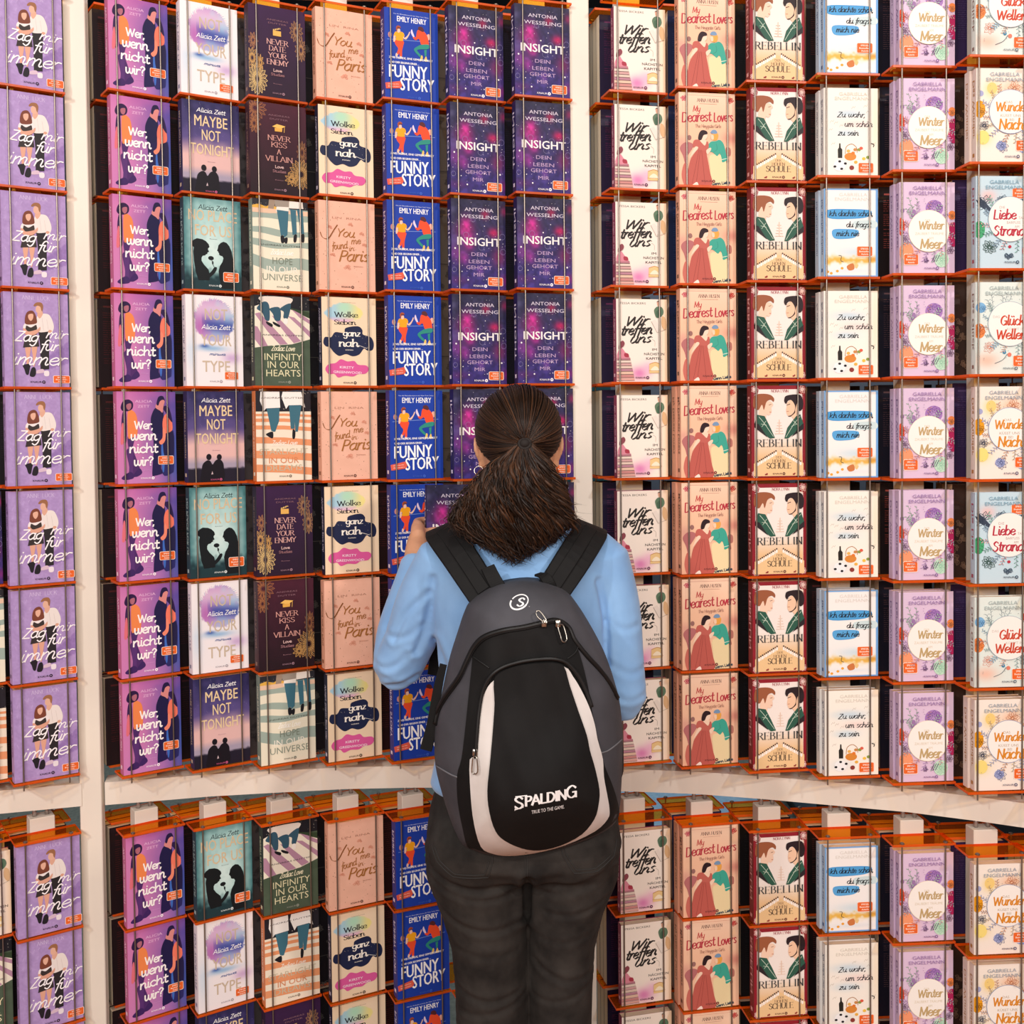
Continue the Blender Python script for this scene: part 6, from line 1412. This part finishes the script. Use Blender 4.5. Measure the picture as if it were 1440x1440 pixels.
def panel(name, poly, off, mat, parent, step=16, skirt=.004, smooth=True, back=None):
    pp = catmull(poly, 3, True) if smooth else poly
    ip = inpoly_pts(pp, step); n = len(pp)
    r = delaunay_2d_cdt([Vector(p) for p in pp + ip], [(i, (i + 1) % n) for i in range(n)], [], 1, 1e-6)
    V = [pk(p.x, p.y, off) for p in r[0]]; F = [tuple(f) for f in r[2]]; k = len(V)
    if back is None: ring = [pk(p[0], p[1], off - skirt) for p in pp]
    else: ring = [(pk(p[0], p[1])[0] * .93 + .001, back, pk(p[0], p[1])[2]) for p in pp]
    top = [pk(p[0], p[1], off) for p in pp]
    V += top + ring; F += [(k + i, k + (i + 1) % n, k + n + (i + 1) % n, k + n + i) for i in range(n)]
    if back is not None: F.append(tuple(range(k + n, k + 2 * n)))
    o = mesh_obj(name, V, F, mat, parent, smooth=True); 
    if parent is pack: ploc(o)
    return o
panel('shell', OUT, 0, M_GREY, pack, 18, back=1.838)
P1 = [(345, 430), (380, 385), (450, 350), (600, 328), (680, 308), (750, 306), (795, 340), (818, 400), (850, 500), (878, 620), (900, 760), (928, 880), (950, 970), (990, 1070), (1017, 1175), (1000, 1222), (940, 1268), (880, 1296), (760, 1335), (620, 1362), (500, 1372), (400, 1364), (340, 1345), (305, 1335), (283, 1250), (262, 1130), (260, 1010), (282, 930), (300, 800), (318, 650), (333, 520)]
panel('front_panel', P1, .0022, M_BLACK, pack, 18)
WT = [(437, 575), (520, 525), (640, 512), (765, 516), (805, 560), (842, 620), (880, 700), (905, 780), (918, 850), (942, 940), (946, 1020), (960, 1100), (971, 1172), (962, 1215), (900, 1272), (760, 1334), (620, 1368), (500, 1380), (420, 1368), (368, 1336), (337, 1230), (323, 1100), (321, 935), (357, 925), (362, 780), (376, 690), (400, 620)]
panel('white_pocket_trim', WT, .0062, M_WTRIM, pack, 16)
PI_ = [(437, 576), (470, 540), (540, 512), (640, 500), (720, 500), (765, 517), (790, 600), (830, 720), (868, 830), (882, 900), (905, 980), (925, 1080), (920, 1150), (900, 1215), (840, 1285), (740, 1335), (640, 1356), (560, 1346), (480, 1310), (437, 1265), (410, 1180), (401, 1080), (415, 950), (430, 800), (439, 680)]
pocket = panel('pocket', PI_, .0092, M_BLACK, pack, 16)
def strip(name, pts, r, off, mat, parent, flat=.5, n=6, sub=5):
    b = MB(); b.tube([pk(x, y, off) for x, y in catmull(pts, sub)], r, n); o = b.build(name, mat, parent, True)
    if parent is pack: ploc(o)
    return o
z = strip('main_zip', [(160, 770), (178, 700), (215, 640), (275, 560), (310, 490), (345, 425), (395, 378), (480, 350), (580, 335), (660, 318), (730, 305), (785, 335), (815, 395), (870, 465), (930, 530), (975, 590), (1012, 660)], .0042, .002, M_ZIP, pack)
b = MB()
for d in (-9, 9):
    b.tube([pk(x + d * .6, y + d, .0045) for x, y in catmull([(160, 770), (178, 700), (215, 640), (275, 560), (310, 490), (345, 425), (395, 378), (480, 350), (580, 335), (660, 318), (730, 305), (785, 335), (815, 395), (870, 465), (930, 530), (975, 590), (1012, 660)], 5)], .0012, 5)
b.build('zip_cord', M_BLACK, z, True)
strip('pocket_zip', [(347, 925), (355, 830), (366, 720), (385, 625), (415, 565), (470, 520), (560, 492), (660, 480), (730, 482), (785, 505), (835, 565), (868, 630), (892, 700)], .0034, .008, M_ZIP, pack)
strip('piping', [(163, 962), (200, 985), (235, 1005), (262, 1015)], .0013, .001, M_PIPE, pack); strip('piping', [(1032, 850), (1000, 878), (965, 902), (932, 912)], .0013, .001, M_PIPE, pack)
for pts in ([(338, 465), (375, 490), (418, 520)], [(832, 425), (815, 455), (780, 480)]): strip('panel_seam', pts, .0010, .003, M_ZIP, pack)
def pull(sx, sy, pts, name='zip_pull'):
    b = MB(); p = pk(sx, sy, .009); b.box((p[0] - .0042, p[1] - .002, p[2] - .006), (p[0] + .0042, p[1] + .003, p[2] + .006), bev=.001)
    b.tube([pk(x, y, .0125) for x, y in catmull(pts, 4, True)] + [pk(*pts[0], .0125)], .0011, 7); o = b.build(name, M_METAL, pack, True); ploc(o)
pull(673, 318, [(672, 312), (645, 290), (637, 268), (648, 260), (663, 272), (682, 300), (685, 318)])
pull(738, 320, [(738, 330), (758, 325), (768, 345), (778, 385), (772, 402), (757, 400), (748, 372)])
pull(346, 903, [(338, 925), (352, 925), (357, 960), (357, 992), (345, 1002), (331, 994), (332, 960)])
# printed marks, laid on the cloth
def pack_print(name, a, x0, y0, x1, y1, off, parent, rot=0):
    """art units 0..100 across mapped to the crop rectangle"""
    s = (x1 - x0) / 100; V = [pk(x0 + p[0] * s, y0 + p[1] * s, off + EPS * p[2] * .3) for p in a.v]
    o = mesh_obj(name, V, a.f, M_PRINT, parent, a.c)
    if parent is pack: ploc(o)
a = Art(60); wcol = 'F2F2F2'
s_ = -.16; base = lambda x: 46 + s_ * (x - 50)
a.pen('S', 7, base(7) + 2, 11.5, wcol, w=15, wt=.34, nib=0, thin=.45); 
a.line([(0, base(0) + 4), (2, base(0) - 2)], 1.5, wcol); a.line([(0.5, base(0) + 3), (14, base(14) + 1)], 1.6, wcol, smooth=False); a.line([(2, base(2) - 17), (20, base(20) - 16)], 1.6, wcol, smooth=False)
a.pen('PALDIN', 50, base(50), 9.2, wcol, w=66, wt=.42, nib=0, thin=.5, serif=True, slope=s_)
a.pen('G', 91, base(91) - 1, 11.5, wcol, w=17, wt=.34, nib=0, thin=.45, slope=s_)
a.sans('TRUE TO THE GAME.', 53, base(53) + 14, 5.6, wcol, w=52, slope=s_)
pack_print('chest_lettering', a, 527, 1000, 822, 1177, .0102, pocket)
a = Art(100)
for r0, w_, t0, t1 in ((44, 5.5, -2.4, .9), (44, 8, .7, 3.6)):
    a.line([(50 + r0 * math.cos(t) + 0, 50 + r0 * .78 * math.sin(t) - (math.cos(t) * 10)) for t in np.linspace(t0, t1, 14)], w_, wcol, n=2)
a.pen('S', 52, 70, 25, wcol, w=34, wt=.40, nib=0, thin=.4, slant=.22)
a.sans('TM', 99, 74, 3, wcol, w=5)
pack_print('round_emblem', a, 512, 173, 606, 267, .0008, pack)

# straps, carry loop and loose strap end
def ribbon(name, pts, wid, thick, mat, parent, side=None, n=5):
    P = [Vector(p) for p in catmull(pts, n)]; W = [p[0] for p in catmull([(w, 0) for w in (wid if hasattr(wid, '__len__') else [wid] * len(pts))], n)]
    vs = []; m = len(P)
    for i, p in enumerate(P):
        t = (P[min(i + 1, m - 1)] - P[max(i - 1, 0)]).normalized(); sd = Vector(side) if side else Vector((1, 0, 0)); sd = (sd - t * sd.dot(t)).normalized(); nn = t.cross(sd)
        w = W[i] / 2
        for u, v in ((-1, 0), (-.92, 1), (.92, 1), (1, 0), (.92, -1), (-.92, -1)): vs.append(p + sd * w * u + nn * thick / 2 * v)
    fs = [tuple(range(6)), tuple(range((m - 1) * 6, m * 6))[::-1]]
    for i in range(m - 1):
        for k in range(6): fs.append((i * 6 + k, (i + 1) * 6 + k, (i + 1) * 6 + (k + 1) % 6, i * 6 + (k + 1) % 6))
    o = mesh_obj(name, vs, fs, mat, parent)
    if parent is pack: ploc(o)
    return o
for s, A, B_, D_ in ((-1, (-.124, 1.895, 1.415), (-.090, 1.835, 1.378), (-.050, 1.800, 1.322)), (1, (.135, 1.895, 1.415), (.104, 1.835, 1.378), (.064, 1.800, 1.325))):
    f0 = (A[0] + s * .004, 2.03, 1.36); f1 = (A[0] + s * .002, 1.965, 1.412)
    f00 = (A[0] + s * .006, 2.062, 1.25); f000 = (A[0] + s * .026, 2.045, 1.13); bk = (.013 + s * .175, 1.96, 1.03); bk2 = (.013 + s * .145, 1.83, .985)
    ribbon('shoulder_strap', [f000, f00, f0, f1, A, B_, D_], [.03, .045, .055, .058, .060, .060, .056], .010, M_BLACK, pack, (1, 0, -s * .42))
    q = [(x - s * .026, y, zz + .001) for x, y, zz in (f00, f0, f1, A, B_, D_)]
    ribbon('strap_webbing', [(x, y - (.0055 if y < 1.9 else 0), zz + .006) for x, y, zz in (A, B_, D_)], .022, .002, M_BLACK, pack, (1, 0, -s * .42))
    if s > 0: ribbon('lower_strap', [f000, (.013 + s * .170, 2.0, 1.06), (.013 + s * .178, 1.93, 1.0), (.013 + s * .150, 1.845, .97)], .024, .003, M_BLACK, pack, (0, 0, 1))
ribbon('lower_strap', [(-.118, 1.80, 1.205), (-.128, 1.80, 1.165), (-.137, 1.80, 1.11), (-.146, 1.80, 1.073), (-.149, 1.80, 1.062)], [.012, .015, .018, .020, .020], .004, M_BLACK, pack)
ribbon('carry_loop', [(-.043, 1.808, 1.365), (-.036, 1.800, 1.352), (-.027, 1.796, 1.336), (-.018, 1.798, 1.325)], .024, .004, M_BLACK, pack)
ribbon('carry_loop', [(.040, 1.808, 1.352), (.050, 1.800, 1.350), (.058, 1.796, 1.340), (.064, 1.798, 1.328)], .018, .004, M_BLACK, pack)

# ------------------------------------------------------------------ the book in the hand
w, h, th = COV['N'][:3]
o = put_book('N', Matrix.Translation((-.182 + .0605, 2.262, 1.288)) @ Matrix.Rotation(math.radians(13), 4, 'Z') @ Matrix.Rotation(math.radians(1.0), 4, 'Y'),
             'dark navy paperback held out from the rack in the left hand of the person', 'face-out paperbacks on the orange shelves')
